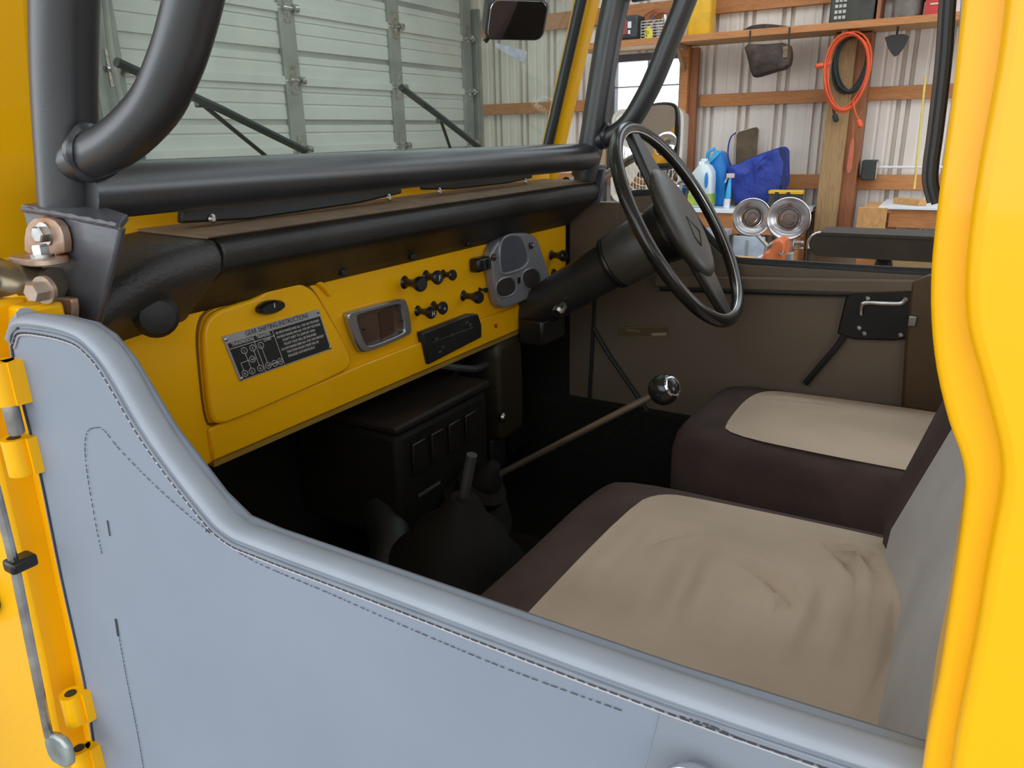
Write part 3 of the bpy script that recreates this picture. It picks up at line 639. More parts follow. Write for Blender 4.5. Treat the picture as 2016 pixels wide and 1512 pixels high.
obj('sheet', box((a_[0], 6.265, .02), (b_[0], 6.285, BZ-.21)), mat('pale_blue_panel', (.52,.58,.66), .5), t, smooth=0, bevel=.003)
obj('slot', box((a_[0]+.105, 6.258, .40), (a_[0]+.125, 6.264, BZ-.24)), TANK, t, smooth=0)
obj('foot_rail', box((a_[0], 6.25, 0), (b_[0], 6.30, .02)), TANK, t, smooth=0)
p0, p1 = (-1.4891,5.3000,0.6056), (-1.1845,5.3000,0.6258); zt = (-1.3611,5.3000,0.6392)[2]
t = thing('cardboard_carton', 'cardboard carton with a red rag on it below the bench', 'box', ((p0[0]+p1[0])/2, 5.42, 0))
obj('carton_body', box((p0[0], 5.3, 0), (p1[0], 5.55, zt)), mat('cardboard', (.55,.33,.16), .8), t, smooth=0, bevel=.004)
obj('carton_flap', xf(box((p0[0], 0, 0), (p1[0], .04, .004)), Matrix.Translation((0, 5.55, zt)) @ Matrix.Rotation(R_(55), 4, 'X')), MATS['cardboard'], t, smooth=0)
c = (-1.4101,5.3800,0.6163)
obj('red_rag', dome([V(c[0]+.09*a*(1+.2*math.sin(5*b)), 5.40+.07*b, 0) for a, b in rrect(0,0,1,1,.8,5)], [(.004,zt+.001),(0,zt+.006),(.015,zt+.022),(.04,zt+.035),(.06,zt+.038)], zf=lambda q: .006*math.sin(q[0]*70)*(q[2] > zt+.015)), RED, label='crumpled red rag lying on the cardboard carton', cat_='rag')
# twin-head heater
HY = 4.7
t = thing('twin_gas_heater', 'portable heater with two round silver reflector heads on a grey tank', 'heater', ((-0.9228,4.7000,0.8308)[0], HY, 0))
tk = (-0.9375,4.7000,0.8300)
obj('tank', lathe([(.10,.02),(.125,.04),(.13,.10),(.13,.52),(.115,.60),(.08,.66),(.04,.69)], (tk[0], HY, 0), (0,0,1), 28), TANK, t)
obj('tank_collar', lathe([(.085,.0),(.085,.02),(.082,.02),(.082,0)], (tk[0], HY, .0), (0,0,1), 24), TANK, t)
zs = (-0.9266,4.7000,0.8761)[2]
obj('riser_pipe', join(cyl((tk[0], HY, .68), (tk[0], HY, zs), .016, 10), cyl((-1.0258,4.7000,0.9623), (tk[0], HY, zs), .012, 10), cyl((-0.8314,4.7000,0.9555), (tk[0], HY, zs), .012, 10)), STL, t)
fd = V(.12,-1,.05).normalized()
for (px_, rr_) in (((-1.0396,4.6800,1.0450), .110), ((-0.8227,4.6400,1.0474), .120)):
    hd = obj('reflector_head', lathe([(.03,.075),(rr_*.55,.062),(rr_*.95,.03),(rr_,.0),(rr_*1.03,-.004),(rr_*1.0,-.008),(rr_*.96,-.002),(rr_*.58,.022),(rr_*.54,.05),(.02,.055)], px_, -fd, 32), mat('reflector_steel', (.60,.56,.56), .22, .95, var=.06), t)
    obj('burner_disc', lathe([(.002,-.012),(rr_*.42,-.010),(rr_*.50,.0),(rr_*.50,.02),(.002,.02)], V(px_)-fd*(-.0)-fd*.028, -fd, 24), mat('burner_mesh', (.22,.17,.15), .35, .7), hd)
    obj('guard_ring', join(*[tube([V(px_)+fd*.012+(V(1,.12,0).normalized()*math.cos(a)+V(0,0,1)*math.sin(a))*rr_*f_ for a in [2*math.pi*k/28 for k in range(28)]], .003, 5, closed=True) for f_ in (.3,.52,.98)]), CHR, hd)
obj('control_valve', join(cyl((-0.7980,4.7000,0.9036), (-0.7356,4.7000,0.9066), .012, 10), cyl((-0.7950,4.7000,0.8709), (-0.7353,4.7000,0.8740), .009, 10), box(tuple(V((-0.8250,4.7000,0.8843))-V(.03,.03,.03)), tuple(V((-0.8250,4.7000,0.8843))+V(.04,.03,.04)))), STL, t, bevel=.003)
# orange tool before the heater
OY = 4.35
t = thing('orange_blower', 'orange plastic power tool standing before the twin heater', 'tool', ((-0.8221,4.3500,0.8297)[0], OY, 0))
oo = [(-0.8821,4.3500,0.7543), (-0.8787,4.3500,0.8830), (-0.8641,4.3500,0.9063), (-0.8401,4.3500,0.9132), (-0.8232,4.3500,0.9698), (-0.7947,4.3500,0.9822), (-0.7665,4.3500,0.9669), (-0.7623,4.3500,0.8895), (-0.7698,4.3500,0.7623)]
lo = [V(oo[0][0]-.02, OY, .05), V(oo[-1][0]+.02, OY, .05)]
obj('housing', dome([lo[0]]+[V(p) for p in oo]+[lo[1]], [(.02,OY+.09),(.003,OY+.075),(0,OY+.05),(0,OY-.05),(.004,OY-.075),(.02,OY-.085)], ax=1), ORP, t, smooth=50)
obj('base_foot', box((lo[0].x-.02, OY-.09, 0), (lo[1].x+.02, OY+.09, .05)), DGR, t, bevel=.006)
obj('trigger', tube(cat([(-0.7866,4.2600,0.9091), (-0.7699,4.2600,0.8991), (-0.7637,4.2600,0.9186)], 4), .006, 7), CHR, t)
obj('side_panel', prism([(-0.7730,4.3500,0.8889), (-0.7335,4.3500,0.8967), (-0.7322,4.3500,0.7650), (-0.7725,4.3500,0.7621)], 'y', OY-.02, OY+.05), TANK, t, smooth=0, bevel=.004)
obj('side_panel', prism([(-0.9162,4.3500,0.8667), (-0.8810,4.3500,0.8772), (-0.8848,4.3500,0.7541), (-0.9127,4.3500,0.7521)], 'y', OY-.03, OY+.04), WTOP, t, smooth=0, bevel=.004)
# dark steel beam on stands, right of the heater
p0, p1 = (-0.5286,3.6000,1.0544), (0.2165,3.6000,1.0952); zt = (-0.3235,3.6000,1.1167)[2]; zb = (-0.3117,3.6000,1.0147)[2]
t = thing('dark_beam', 'dark brown steel beam with a rounded end lying across stands', 'beam', ((p0[0]+p1[0])/2, 3.6, 0))
rr_ = (zt-zb)/2; zm = (zt+zb)/2
obj('beam_body', dome([V(p0[0]+rr_-rr_*math.sin(a), 0, zm+rr_*math.cos(a)) for a in [math.pi*k/10 for k in range(11)]]+[V(p1[0]+.6, 0, zb), V(p1[0]+.6, 0, zt)], [(.008,3.70),(0,3.69),(0,3.51),(.008,3.50)], ax=1), DKB, t, smooth=50)
obj('top_cap', box((p0[0]+.04, 3.495, zt-.012), (p1[0]+.55, 3.71, zt+.004)), mat('beam_top', (.030,.020,.012), .6), t, smooth=0, bevel=.003)
obj('end_ring', tube([(p0[0]+rr_-rr_*1.02*math.sin(a), 3.50, zm+rr_*1.02*math.cos(a)) for a in [math.pi*(.02+.6*k/9) for k in range(10)]], .006, 7), STL, t)
for xx in (p0[0]+.30, p1[0]+.3):
    obj('stand', join(beam((xx-.25, 3.6, 0), (xx, 3.6, zb), .05, .05, (0,1,0)), beam((xx+.25, 3.6, 0), (xx, 3.6, zb), .05, .05, (0,1,0))), DKB, t, smooth=0)
# right bench
p0 = (-0.6046,6.1500,0.9037); pw = (-0.4125,6.1500,0.9101); zt = (-0.5221,6.1500,0.9863)[2]; zb = (-0.5020,6.1500,0.8156)[2]
t = thing('pine_bench', 'rough pine bench with a white board top right of the post', 'workbench', (p0[0]+.8, 6.4, 0))
obj('end_block', box((p0[0], 6.12, zb), (pw[0], 6.16, zt)), W_PL, t, smooth=0, bevel=.003)
obj('end_plate', box((p0[0]+.03, 6.165, zt-.04), (pw[0]+.02, 6.60, zt)), W_PL, t, smooth=0, bevel=.003)
obj('front_rail', box((pw[0]+.012, 6.17, zb+.03), (p0[0]+2.2, 6.21, zt-.012)), W_OR, t, smooth=0, bevel=.003)
obj('bench_top', box((pw[0]-.06, 6.14, zt-.01), (p0[0]+2.25, 6.80, zt+.008)), WTOP, t, smooth=0, bevel=.002)
for xx in (p0[0]+.14, p0[0]+2.0): obj('leg', box((xx, 6.22, 0), (xx+.09, 6.30, zb+.05)), W_OR, t, smooth=0)
for xx in (p0[0]+.14, p0[0]+2.0): obj('leg', box((xx, 6.66, 0), (xx+.09, 6.74, zt-.045)), W_OR, t, smooth=0)
q = (-0.2962,6.2800,0.9950)
obj('wood_scrap', beam((q[0]-.08, 6.42, zt+.030), (q[0]+.10, 6.26, zt+.030), .07, .042), W_PL, smooth=0, bevel=.003, label='short pine offcut lying on the white bench board', cat_='offcut')
obj('glove_pad', dome([V(q[0]+.16+.10*a, 6.52+.05*b, 0) for a, b in rrect(0,0,1,1,.6,4)], [(.006,zt+.008),(0,zt+.02),(.02,zt+.04),(.04,zt+.045)]), PNK, label='flat tan pad behind the pine offcut on the bench', cat_='pad')
p = (-0.2073,6.3500,0.7675)
t = thing('white_carton_stored', 'white carton with blue lettering under the pine bench', 'box', (p[0]+.1, 6.45, 0))
a_ = (-0.2742,6.3200,0.8053)
obj('carton', box((a_[0], 6.33, .33), (a_[0]+.55, 6.60, zb+.045)), WTOP, t, smooth=0, bevel=.003)
obj('lettering', text_geo('POSSER', .050, ((-0.2168,6.3200,0.8003)[0], 6.329, zb-.027), (1,0,0), (0,0,1)), BLB, t, smooth=0)
obj('grey_end', box((a_[0]-.002, 6.326, .331), (a_[0]+.075, 6.329, zb+.044)), GRYP, t, smooth=0)
obj('crate_under', box((a_[0]-.02, 6.32, 0), (a_[0]+.6, 6.62, .329)), W_PY, t, smooth=0)
# blocks in front of the pine bench
pa, pb = (-0.5275,5.2000,0.7820), (-0.3413,5.2000,0.6656)
t = thing('pine_block', 'square orange pine block end below the dark beam', 'timber', ((pa[0]+pb[0])/2, 5.3, 0))
obj('block', box((pa[0], 5.2, .30), (pb[0], 5.5, (-0.4521,5.2000,0.7925)[2])), W_OR, t, smooth=0, bevel=.004)
obj('block_stand', box((pa[0]+.02, 5.23, 0), (pb[0]-.02, 5.48, .299)), W_PY, t, smooth=0)
pa, pb = (-0.3190,5.1000,0.8079), (0.3166,5.1000,0.8435)
t = thing('plywood_crate', 'tan plywood crate beside the pine block', 'crate', ((pa[0]+pb[0])/2, 5.3, 0))
obj('front_board', box((pa[0], 5.1, .02), (pb[0], 5.12, (-0.2744,5.1000,0.8073)[2])), W_PY, t, smooth=0, bevel=.003)
obj('crate_box', box((pa[0]+.01, 5.121, 0), (pb[0], 5.5, (-0.2736,5.1000,0.8012)[2]-.01)), W_PY, t, smooth=0)
p = (-0.5533,4.6000,0.8370)
t = thing('wood_stump', 'brown wooden keg standing in the shadow behind the beam', 'keg', (p[0], 4.6, 0))
obj('keg_body', lathe([(.10,0),(.125,.2),(.13,.45),(.12,(-0.5573,4.6000,0.8741)[2])], (p[0], 4.6, 0), (0,0,1), 22), mat('keg_wood', (.10,.06,.025), .7, kind='wood', scale=5, stretch=(12,12,1)), t)
obj('hoop', join(*[lathe([(.133,h),(.136,h+.01),(.136,h+.03),(.133,h+.04)], (p[0], 4.6, 0), (0,0,1), 22) for h in (.25,.48)]), DGR, t)

# ================================================================ THE VEHICLE
FR[0] = 'v'
CY = .95                                            # vehicle centre line
car = thing('off_road_vehicle', 'yellow open off-road vehicle with black roll cage and grey half doors', 'vehicle', (0, CY, 0))
def part(name, g, ma, parent=car, **k): return obj(name, g, ma, parent, **k)
def mir(p): return (p[0], 2*CY-p[1], p[2])
def wp(y, z, off=0): return (-.85+.28*(z-1.52)+off, y, z)      # point on the raked windshield plane

# ---- body shell
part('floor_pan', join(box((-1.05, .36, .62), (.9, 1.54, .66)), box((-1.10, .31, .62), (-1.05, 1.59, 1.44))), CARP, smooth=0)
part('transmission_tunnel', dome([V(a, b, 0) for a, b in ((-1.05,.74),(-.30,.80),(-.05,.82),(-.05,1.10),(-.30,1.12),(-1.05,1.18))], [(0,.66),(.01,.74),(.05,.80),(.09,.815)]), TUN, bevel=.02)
part('rocker_panel', box((-.76, .285, .52), (.95, .36, .76)), YEL, bevel=.012)
part('rocker_panel', box((-.76, 1.602, .52), (.95, 1.63, .80)), YEL, bevel=.012)
part('hood', dome([V(a, b, 0) for a, b in ((-2.1,.55),(-1.105,.40),(-1.105,1.50),(-2.1,1.35))], [(0,.95),(0,1.30),(.02,1.335),(.06,1.35)]), YEL, bevel=.01)
for yy in (.12, 1.50): part('front_fender', box((-2.15, yy, .95), (-1.02, yy+.28, 1.0)), YEL, bevel=.015)
part('front_grille', box((-2.18, .45, .62), (-2.11, 1.45, 1.22)), YEL, bevel=.02)
part('rear_tub', join(box((.10, .29, .62), (2.0, .33, 1.28)), box((.10, 1.57, .62), (2.0, 1.61, 1.28)), box((1.97, .33, .62), (2.0, 1.57, 1.28)), box((.9, .33, .62), (1.97, 1.57, .66))), YEL, smooth=0, bevel=.006)
for (wx, wy) in ((-1.55, .20), (-1.55, 1.52), (1.25, .20), (1.25, 1.52)):
    tr = part('wheel', lathe([(.20,0),(.33,.0),(.37,.03),(.37,.17),(.33,.20),(.20,.20)], (wx, wy, .37), (0,1,0), 32), TIRE)
    part('rim', lathe([(.02,.03),(.10,.03),(.12,.06),(.19,.05),(.205,.01),(.205,.19),(.02,.15)], (wx, wy, .37), (0,1,0), 24), WTOP, tr)
for xx in (-1.55, 1.25): part('axle', cyl((xx, .30, .37), (xx, 1.60, .37), .04), DGR)
for yy in (.58, 1.24): part('chassis_rail', box((-2.1, yy, .42), (2.0, yy+.08, .56)), DGR, smooth=0)

# ---- near hinge pillar (cowl side) left of the door
ridge = [(-0.6911,0.2780,1.3188), (-0.6923,0.2780,1.2652), (-0.7012,0.2780,1.1847), (-0.7032,0.2780,1.0353), (-0.7185,0.2780,0.9253)]
x_r = [(p[0], p[2]) for p in ridge]
cp = [(-.755,0,1.425), (-.700,0,1.425), (-.728,0,1.35), (-.735,0,1.20), (-.745,0,1.05), (-.765,0,.90), (-.775,0,.70), (-1.05,0,.70), (-1.05,0,1.425)]
part('cowl_side_panel', prism(cp, 'y', .283, .330), YEL, bevel=.006)
part('hinge_channel', box((-.80, .312, .70), (-.675, .345, 1.42)), YEL, bevel=.004)
part('cowl_top', box((-1.12, .30, 1.395), (-.895, 1.60, 1.44)), YEL, bevel=.012)
part('inner_kick_panel', prism([(-.80,.565,0),(-.79,.45,0),(-.76,.385,0),(-.71,.345,0),(-.70,.33,0),(-.72,.33,0),(-.77,.37,0),(-.81,.44,0),(-.82,.565,0)], 'z', 1.157, 1.38), YEL, bevel=.003)
def knuckle(p, r=.0105, h=.034):
    k = part('hinge_knuckle', join(lathe([(r,-h/2),(r,h/2),(r*.55,h/2),(r*.5,h/2-.004)], p, (0,0,1), 20), box((p[0], p[1]+.004, p[2]-h/2), (p[0]+.014, p[1]+.022, p[2]+h/2))), YEL)
    part('pin_hole', lathe([(r*.5,h/2-.001),(r*.5,h/2+.0006),(.001,h/2+.0006)], p, (0,0,1), 14), RUB, k)
knuckle((-0.6936,0.2880,1.2907)); knuckle((-0.7081,0.2880,1.0119)); knuckle((-0.7154,0.2860,0.9413))
kn = part('hinge_knuckle', join(lathe([(.011,-.018),(.011,.02)], (-0.6859,0.2880,1.3589), (0,0,1), 18), box(tuple(V((-0.6859,0.2880,1.3589))-V(.0,.0,.018)), tuple(V((-0.6859,0.2880,1.3589))+V(.014,.03,.02)))), YEL)
part('hinge_pin', lathe([(.006,-.046),(.0065,-.044),(.0065,-.019)], (-0.6859,0.2880,1.3589), (0,0,1), 14), STL, kn)
# door check rod with clip and end bracket
rod = part('stay_rod', tube([(-0.6870,0.2620,1.2772), (-0.6878,0.2620,1.2479), (-0.6893,0.2620,1.1970), (-0.7132,0.2620,0.9950)], .0042, 10), STL)
part('rod_clip', box(tuple(V((-0.6878,0.2620,1.1964))-V(.009,.007,.006)), tuple(V((-0.6878,0.2620,1.1964))+V(.009,.016,.006))), BPL, rod, bevel=.003)
part('rod_end_bracket', prism(chaikin([(-0.7254,0.2620,0.9879), (-0.7071,0.2620,1.0010), (-0.6805,0.2620,1.0045), (-0.6785,0.2620,0.9745), (-0.6963,0.2620,0.9628), (-0.7234,0.2620,0.9600)], 1), 'y', .260, .268), mat('worn_zinc', (.36,.40,.38), .4, .6, var=.2, scale=40), rod, bevel=.003)
part('rubber_bumper', lathe([(.018,0),(.020,.01),(.014,.022)], (-0.8169,0.2850,1.1105), (0,-1,0), 18), RUB)

# ---- raked windshield frame, glass, wipers
wf_ = part('windshield_frame', join(
    beam(wp(1.562,1.43), wp(1.562,2.04), .05, .045, (1,0,0)), beam(wp(.400,1.43), wp(.400,2.04), .068, .045, (1,0,0)),
    beam(wp(.365,2.03), wp(1.585,2.03), .05, .05), beam(wp(.365,1.462), wp(1.585,1.462), .035, .085)), YEL, bevel=.014, seg=3)
part('weather_strip', tube([wp(.440,1.515,.002), wp(1.531,1.515,.002), wp(1.531,2.0,.002), wp(.440,2.0,.002)], .0125, 10, closed=True), RUB, wf_)
part('windshield_pane', xf(box((-.0025, .44, 0), (.0025, 1.526, .50)), Matrix.Translation(wp(0,1.51)) @ Matrix.Rotation(math.atan(.28), 4, 'Y')), WGL, wf_, smooth=0)
part('inspection_sticker', prism([(-0.7933,1.2450,1.7011), (-0.7928,1.2895,1.7027), (-0.7935,1.3534,1.7004), (-0.7998,1.3596,1.6778)], 'y', 0, 0) if False else ([(-0.7920,1.2398,1.7056), (-0.7937,1.3538,1.6995), (-0.7998,1.3596,1.6778), (-0.7940,1.2442,1.6986), (-0.7934,1.2421,1.7059), (-0.7952,1.3563,1.6998), (-0.8013,1.3621,1.6780), (-0.7954,1.2465,1.6989)], [(0,1,2,3),(7,6,5,4),(0,4,5,1),(1,5,6,2),(2,6,7,3),(3,7,4,0)]), PAPER, wf_, smooth=0)
for (a, b, c_, d_) in (((-0.8321,0.5334,1.6339), (-0.8603,0.8219,1.5331), (-0.8514,0.6504,1.5936), (-0.8695,0.7557,1.5289)), ((-0.8345,1.0204,1.6253), (-0.8628,1.2848,1.5245), (-0.8566,1.1528,1.5749), (-0.8711,1.1996,1.5231))):
    wi_ = part('wiper', tube([a, V(a)*.5+V(b)*.5+V(-.004,0,.004), b], .0055, 8), RUB)
    part('wiper_arm', tube([c_, d_, V(d_)+V(-.02,.01,-.03)], .003, 8), BPL, wi_)
    part('blade_clip', box(tuple(V(c_)-V(.006,.008,.004)), tuple(V(c_)+V(.006,.008,.005))), BPL, wi_, bevel=.002)
for (a, b, c_, d_) in (((-0.8000,0.5618,1.4807), (-0.8000,0.9568,1.4801), (-0.8000,0.9569,1.4581), (-0.8000,0.5545,1.4523)), ((-0.8000,1.0181,1.4803), (-0.8000,1.3740,1.4791), (-0.8000,1.3693,1.4584), (-0.8000,1.0134,1.4603))):
    tp = part('defroster_plate', prism(chaikin([a, b, c_, d_], 1), 'x', -.806, -.794), mat('dark_green_black_trim', (.014,.017,.012), .45), bevel=.003)
    part('screw', lathe([(.005,0),(.006,.002),(.003,.004)], (-.794, a[1]+.035, a[2]-.02), (1,0,0), 10), STL, tp)
    part('screw', lathe([(.005,0),(.006,.002),(.003,.004)], (-.794, b[1]-.035, b[2]-.02), (1,0,0), 10), STL, tp)

# ---- roll cage
RT = .0265
def cage(path, name='roll_cage_tube', r=RT): return part(name, tube(path, r, 22), BLK)
for (yy, near) in ((.40, True), (1.482, False)):
    top = V(-.545, yy, 2.0)
    g_ = cage(cat([(-0.7459,0.4000,1.4635), (-0.7342,0.4000,1.5019), (-0.7102,0.4000,1.5859), (-0.6812,0.4000,1.6643), (-.600, yy, 1.86), (-.552, yy, 1.99)] if near else [(-.735, yy, 1.46), (-0.7158,1.4820,1.5299), (-0.6989,1.4820,1.6294), (-0.6671,1.4820,1.7909), (-.620, yy, 1.90), (-.590, yy, 1.99)], 3))
    b_ = cage(cat([(-0.7370,0.4000,1.5330), (-0.7187,0.4000,1.5344), (-0.6467,0.4000,1.5490), (-0.5855,0.4000,1.5760), (-0.5493,0.4000,1.6068), (-0.5249,0.4000,1.6360), (-0.5047,0.4000,1.6666), (-0.4879,0.4000,1.6960), (-0.4709,0.4000,1.7292), (-0.4530,0.4000,1.7650), (-.415, yy, 1.98)] if near else [(-.725, yy, 1.543), (-0.7100,1.4820,1.5329), (-0.6669,1.4820,1.5431), (-0.6320,1.4820,1.5676), (-0.6033,1.4820,1.6092), (-0.5817,1.4820,1.6497), (-0.5540,1.4820,1.7150), (-0.5276,1.4820,1.7772), (-.47, yy, 1.92), (-.45, yy, 2.0)], 5), r=.0205)
    part('weld_bead', tube([V(-.682, yy, 1.542)+V(.12*math.cos(a)*.02, math.sin(a)*.0213, math.cos(a)*.0213) for a in [2*math.pi*k/24 for k in range(24)]], [.0045+.0012*math.sin(5*k) for k in range(24)], 7, closed=True), BLK, b_)
    cage([(-.552, yy, 1.98), (1.3, yy, 1.98)])
cage([(-.712, .40, 1.508), (-.722, 1.482, 1.502)])
cage([(-.552, .40, 1.98), (-.552, 1.482, 1.98)])
cage([(-.632, 1.482, 1.803), (-.530, 1.482, 1.806)], r=.020)
# foot box of the cage at the near side
ft = part('cage_foot_plate', prism([(-0.7680,0.3720,1.4940), (-0.6148,0.3720,1.4827), (-0.6867,0.3720,1.3836), (-0.7221,0.3720,1.3695), (-0.7609,0.3720,1.3750)], 'y', .372, .379), PLT, bevel=.003)
q0, q1 = V((-0.7662,0.3710,1.4979)), V((-0.6129,0.3710,1.4859))
tp4 = [q0, q1, q1+V(-.035,.03,.004), q0+V(.01,.05,.002)]
part('foot_top_plate', ([tuple(p) for p in tp4]+[tuple(p-V(0,0,.006)) for p in tp4], [(0,1,2,3),(7,6,5,4),(0,4,5,1),(1,5,6,2),(2,6,7,3),(3,7,4,0)]), PLT, ft, smooth=0, bevel=.0015)
part('weld_bead', tube(cat([(-0.7607,0.3700,1.4935), (-0.7046,0.3690,1.4913), (-0.6504,0.3690,1.4876), (-0.6146,0.3700,1.4846)], 6), [.0028+.0008*math.sin(2.3*k) for k in range(19)], 6), PLT, ft)
part('cage_foot_plate', prism([(-.775,0,1.475), (-.700,0,1.475), (-.715,0,1.40), (-.775,0,1.40)], 'y', 1.515, 1.525), PLT, bevel=.003)
# windshield hinge hardware at the near foot
hb = part('hinge_bracket', prism(chaikin([(-0.7632,0.3660,1.4502), (-0.7529,0.3660,1.4743), (-0.7364,0.3660,1.4865), (-0.7121,0.3660,1.4896), (-0.6917,0.3660,1.4850), (-0.6882,0.3660,1.4706), (-0.6943,0.3660,1.4545)], 1), 'y', .3625, .3705), RST, bevel=.001)
p_ = (-0.7156,0.3600,1.4526)
part('bracket_flange', dome([V(p_[0]+.031*a, .352+.017*b, 0) for a, b in rrect(0,0,1,1,.7,5)], [(.001,p_[2]-.003),(0,p_[2]-.002),(0,p_[2]+.002),(.001,p_[2]+.003)]), RST, hb)
part('bolt', hexbolt((-0.7159,0.3625,1.4741), (.1,-1,0), .0078, .009), STL, hb)
part('bolt', hexbolt(((-0.7051,0.3520,1.4558)[0], .350, p_[2]+.003), (0,0,1), .0072, .011), STL, hb)
ar = part('hinge_arm', tube(cat([(-0.7737,0.3180,1.4381), (-0.7370,0.3220,1.4380), (-0.7218,0.3350,1.4342), (-0.7203,0.3500,1.4299), (-0.7079,0.3560,1.4298)], 5), [.024]*6+[.022]*5+[.020]*5+[.019]*5, 16, flat=.8), BRS)
part('arm_socket', lathe([(.004,.006),(.010,.006),(.013,0),(.015,.003),(.015,-.004)], V((-0.7202,0.3220,1.4402))+V(.002,-.021,.002), (0,-1,.1), 18), mat('socket_dark', (.10,.08,.05), .4, .6), ar)
part('bolt', hexbolt((-0.6775,0.3340,1.4318), (.25,-1,0), .009, .016), RST, ar)
lb = part('hinge_bracket', prism(chaikin([(-0.7367,0.3550,1.4134), (-0.6769,0.3550,1.4221), (-0.6757,0.3550,1.4144), (-0.6845,0.3550,1.3949), (-0.7117,0.3550,1.3846), (-0.7452,0.3550,1.3882)], 1), 'y', .3515, .3585), RST, bevel=.001)
part('bolt', hexbolt((-0.7060,0.3515,1.4047), (.2,-1,.1), .0078, .010), STL, lb)
part('bolt', hexbolt(V((-0.7104,0.3515,1.4085))+V(0,-.004,0), (0,-.3,1), .007, .011), STL, lb)
part('frame_cap', dome([V(-.745+.040*a, .335+.022*b, 0) for a, b in rrect(0,0,1,1,.6,5)], [(.003,1.412),(0,1.415),(0,1.432),(.004,1.437)]), YEL)

INV = mat('taupe_inner_vinyl', (.165,.122,.082), .6, var=.08, scale=5, bump=.25, bscale=700, bdist=.0005)
# ---- half doors (same shape on both sides, near one seen from outside, far one from inside)
DO = [(-.728,.30,.905), (-.722,.30,.95), (-.709,.30,1.04), (-.704,.30,1.16), (-.696,.30,1.274), (-.697,.30,1.351), (-.690,.30,1.398), (-.670,.30,1.414), (-.625,.30,1.418), (-.585,.30,1.4165), (-.563,.30,1.409), (-.542,.30,1.392), (-.505,.30,1.343), (-.456,.30,1.299), (-.432,.30,1.2855), (-.400,.30,1.2835), (-.30,.30,1.284), (-.10,.30,1.285), (.06,.30,1.292), (.085,.30,1.28), (.085,.30,.905)]
TOP = [V(p) for p in DO[6:19]]
dn = part('half_door', prism(DO, 'y', .300, .324), VIN, bevel=.004)
def off_path(path, d, y):                           # path moved down/left by d in the door plane
    out = []
    for k, p in enumerate(path):
        t_ = (path[min(k+1, len(path)-1)]-path[max(k-1, 0)]).normalized(); nrm = V(-t_.z, 0, t_.x)
        q = p-nrm*d; out.append(V(q.x, y, q.z))
    return out
ET = cat(TOP, 5)
part('edge_binding', tube([p+V(0,.0085,-.0042) for p in ET], .0105, 14, flat=.60), VINB, dn)
part('edge_piping', tube(off_path(ET, .0140, .2992), .0010, 6), THRP, dn)
part('binding_strip', tube(off_path(ET, .0110, .3000), .0022, 8), VIND, dn)
part('binding_stitching', dashes(off_path(ET, .0122, .2980), .0007, .0042, .0022, .1, 4), THR, dn, kind='stuff')
LE = cat([V(p) for p in DO[0:8]], 4)
part('edge_binding', tube([p+V(.001,.010,0) for p in LE], .0085, 10), VINB, dn)
part('edge_piping', tube(off_path(LE, .0085, .2994), .0012, 6), THR, dn)
part('panel_stitching', dashes(cat([(-0.6118,0.2990,1.2108), (-0.6107,0.2990,1.2410), (-0.6067,0.2990,1.2874), (-0.6010,0.2990,1.3138), (-0.5920,0.2990,1.3291), (-0.5784,0.2990,1.3352), (-0.5667,0.2990,1.3348), (-0.5475,0.2990,1.3205), (-0.5027,0.2990,1.2962), (-0.4534,0.2990,1.2771), (-0.4060,0.2990,1.2659), (-0.3368,0.2990,1.2637), (-0.2678,0.2990,1.2610), (-0.1936,0.2990,1.2597), (-0.1232,0.2990,1.2622)], 8), .00035, .0030, .0022, .5, 4), THR, dn, kind='stuff')
part('panel_stitching', dashes(cat([(-0.6125,0.2990,1.1429), (-0.6135,0.2990,1.1252), (-0.6167,0.2990,1.0746), (-0.6188,0.2990,1.0146), (-0.6223,0.2990,0.9695), (-0.6262,0.2990,0.9157)], 8), .00035, .0030, .0012, .4, 4), THR, dn, kind='stuff')
part('panel_stitching', dashes(cat([(-0.0921,0.2976,1.2741), (-0.0763,0.2976,1.2753), (-0.0591,0.2976,1.2743), (-0.0384,0.2976,1.2756), (-0.0189,0.2976,1.2767)], 8), .00045, .0030, .0014, .5, 4), THR, dn, kind='stuff')
part('scuff_mark', join(tube([(-0.5913,0.2992,1.2485), (-0.5925,0.2992,1.2337)], .0005, 5), tube([(-0.4558,0.2989,1.2761), (-0.4537,0.2989,1.2780), (-0.4518,0.2989,1.2759)], .0007, 5), tube([(-0.6132,0.2990,1.1432), (-0.6152,0.2990,1.1245)], .0008, 5)), THR, dn)
part('latch_patch', prism([(-0.1018,0.3000,1.2757), (-0.0697,0.3000,1.2770), (-0.0133,0.3000,1.2798), (0.0291,0.3000,1.2834), (0.0344,0.3000,1.2472), (-0.1160,0.3000,1.1511), (-0.1091,0.3000,1.2307)], 'y', .2985, .3005), mat('grey_vinyl_patch', (.22,.242,.272), .52, var=.03, scale=6, bump=.25, bscale=900, bdist=.0004), dn, smooth=0, bevel=.0008)
part('latch_knob', lathe([(.010,0),(.012,.006),(.016,.012),(.017,.018),(.012,.023),(.003,.025)], (-0.0791,0.2985,1.2415), (0,-1,.1), 22), CHR, dn)
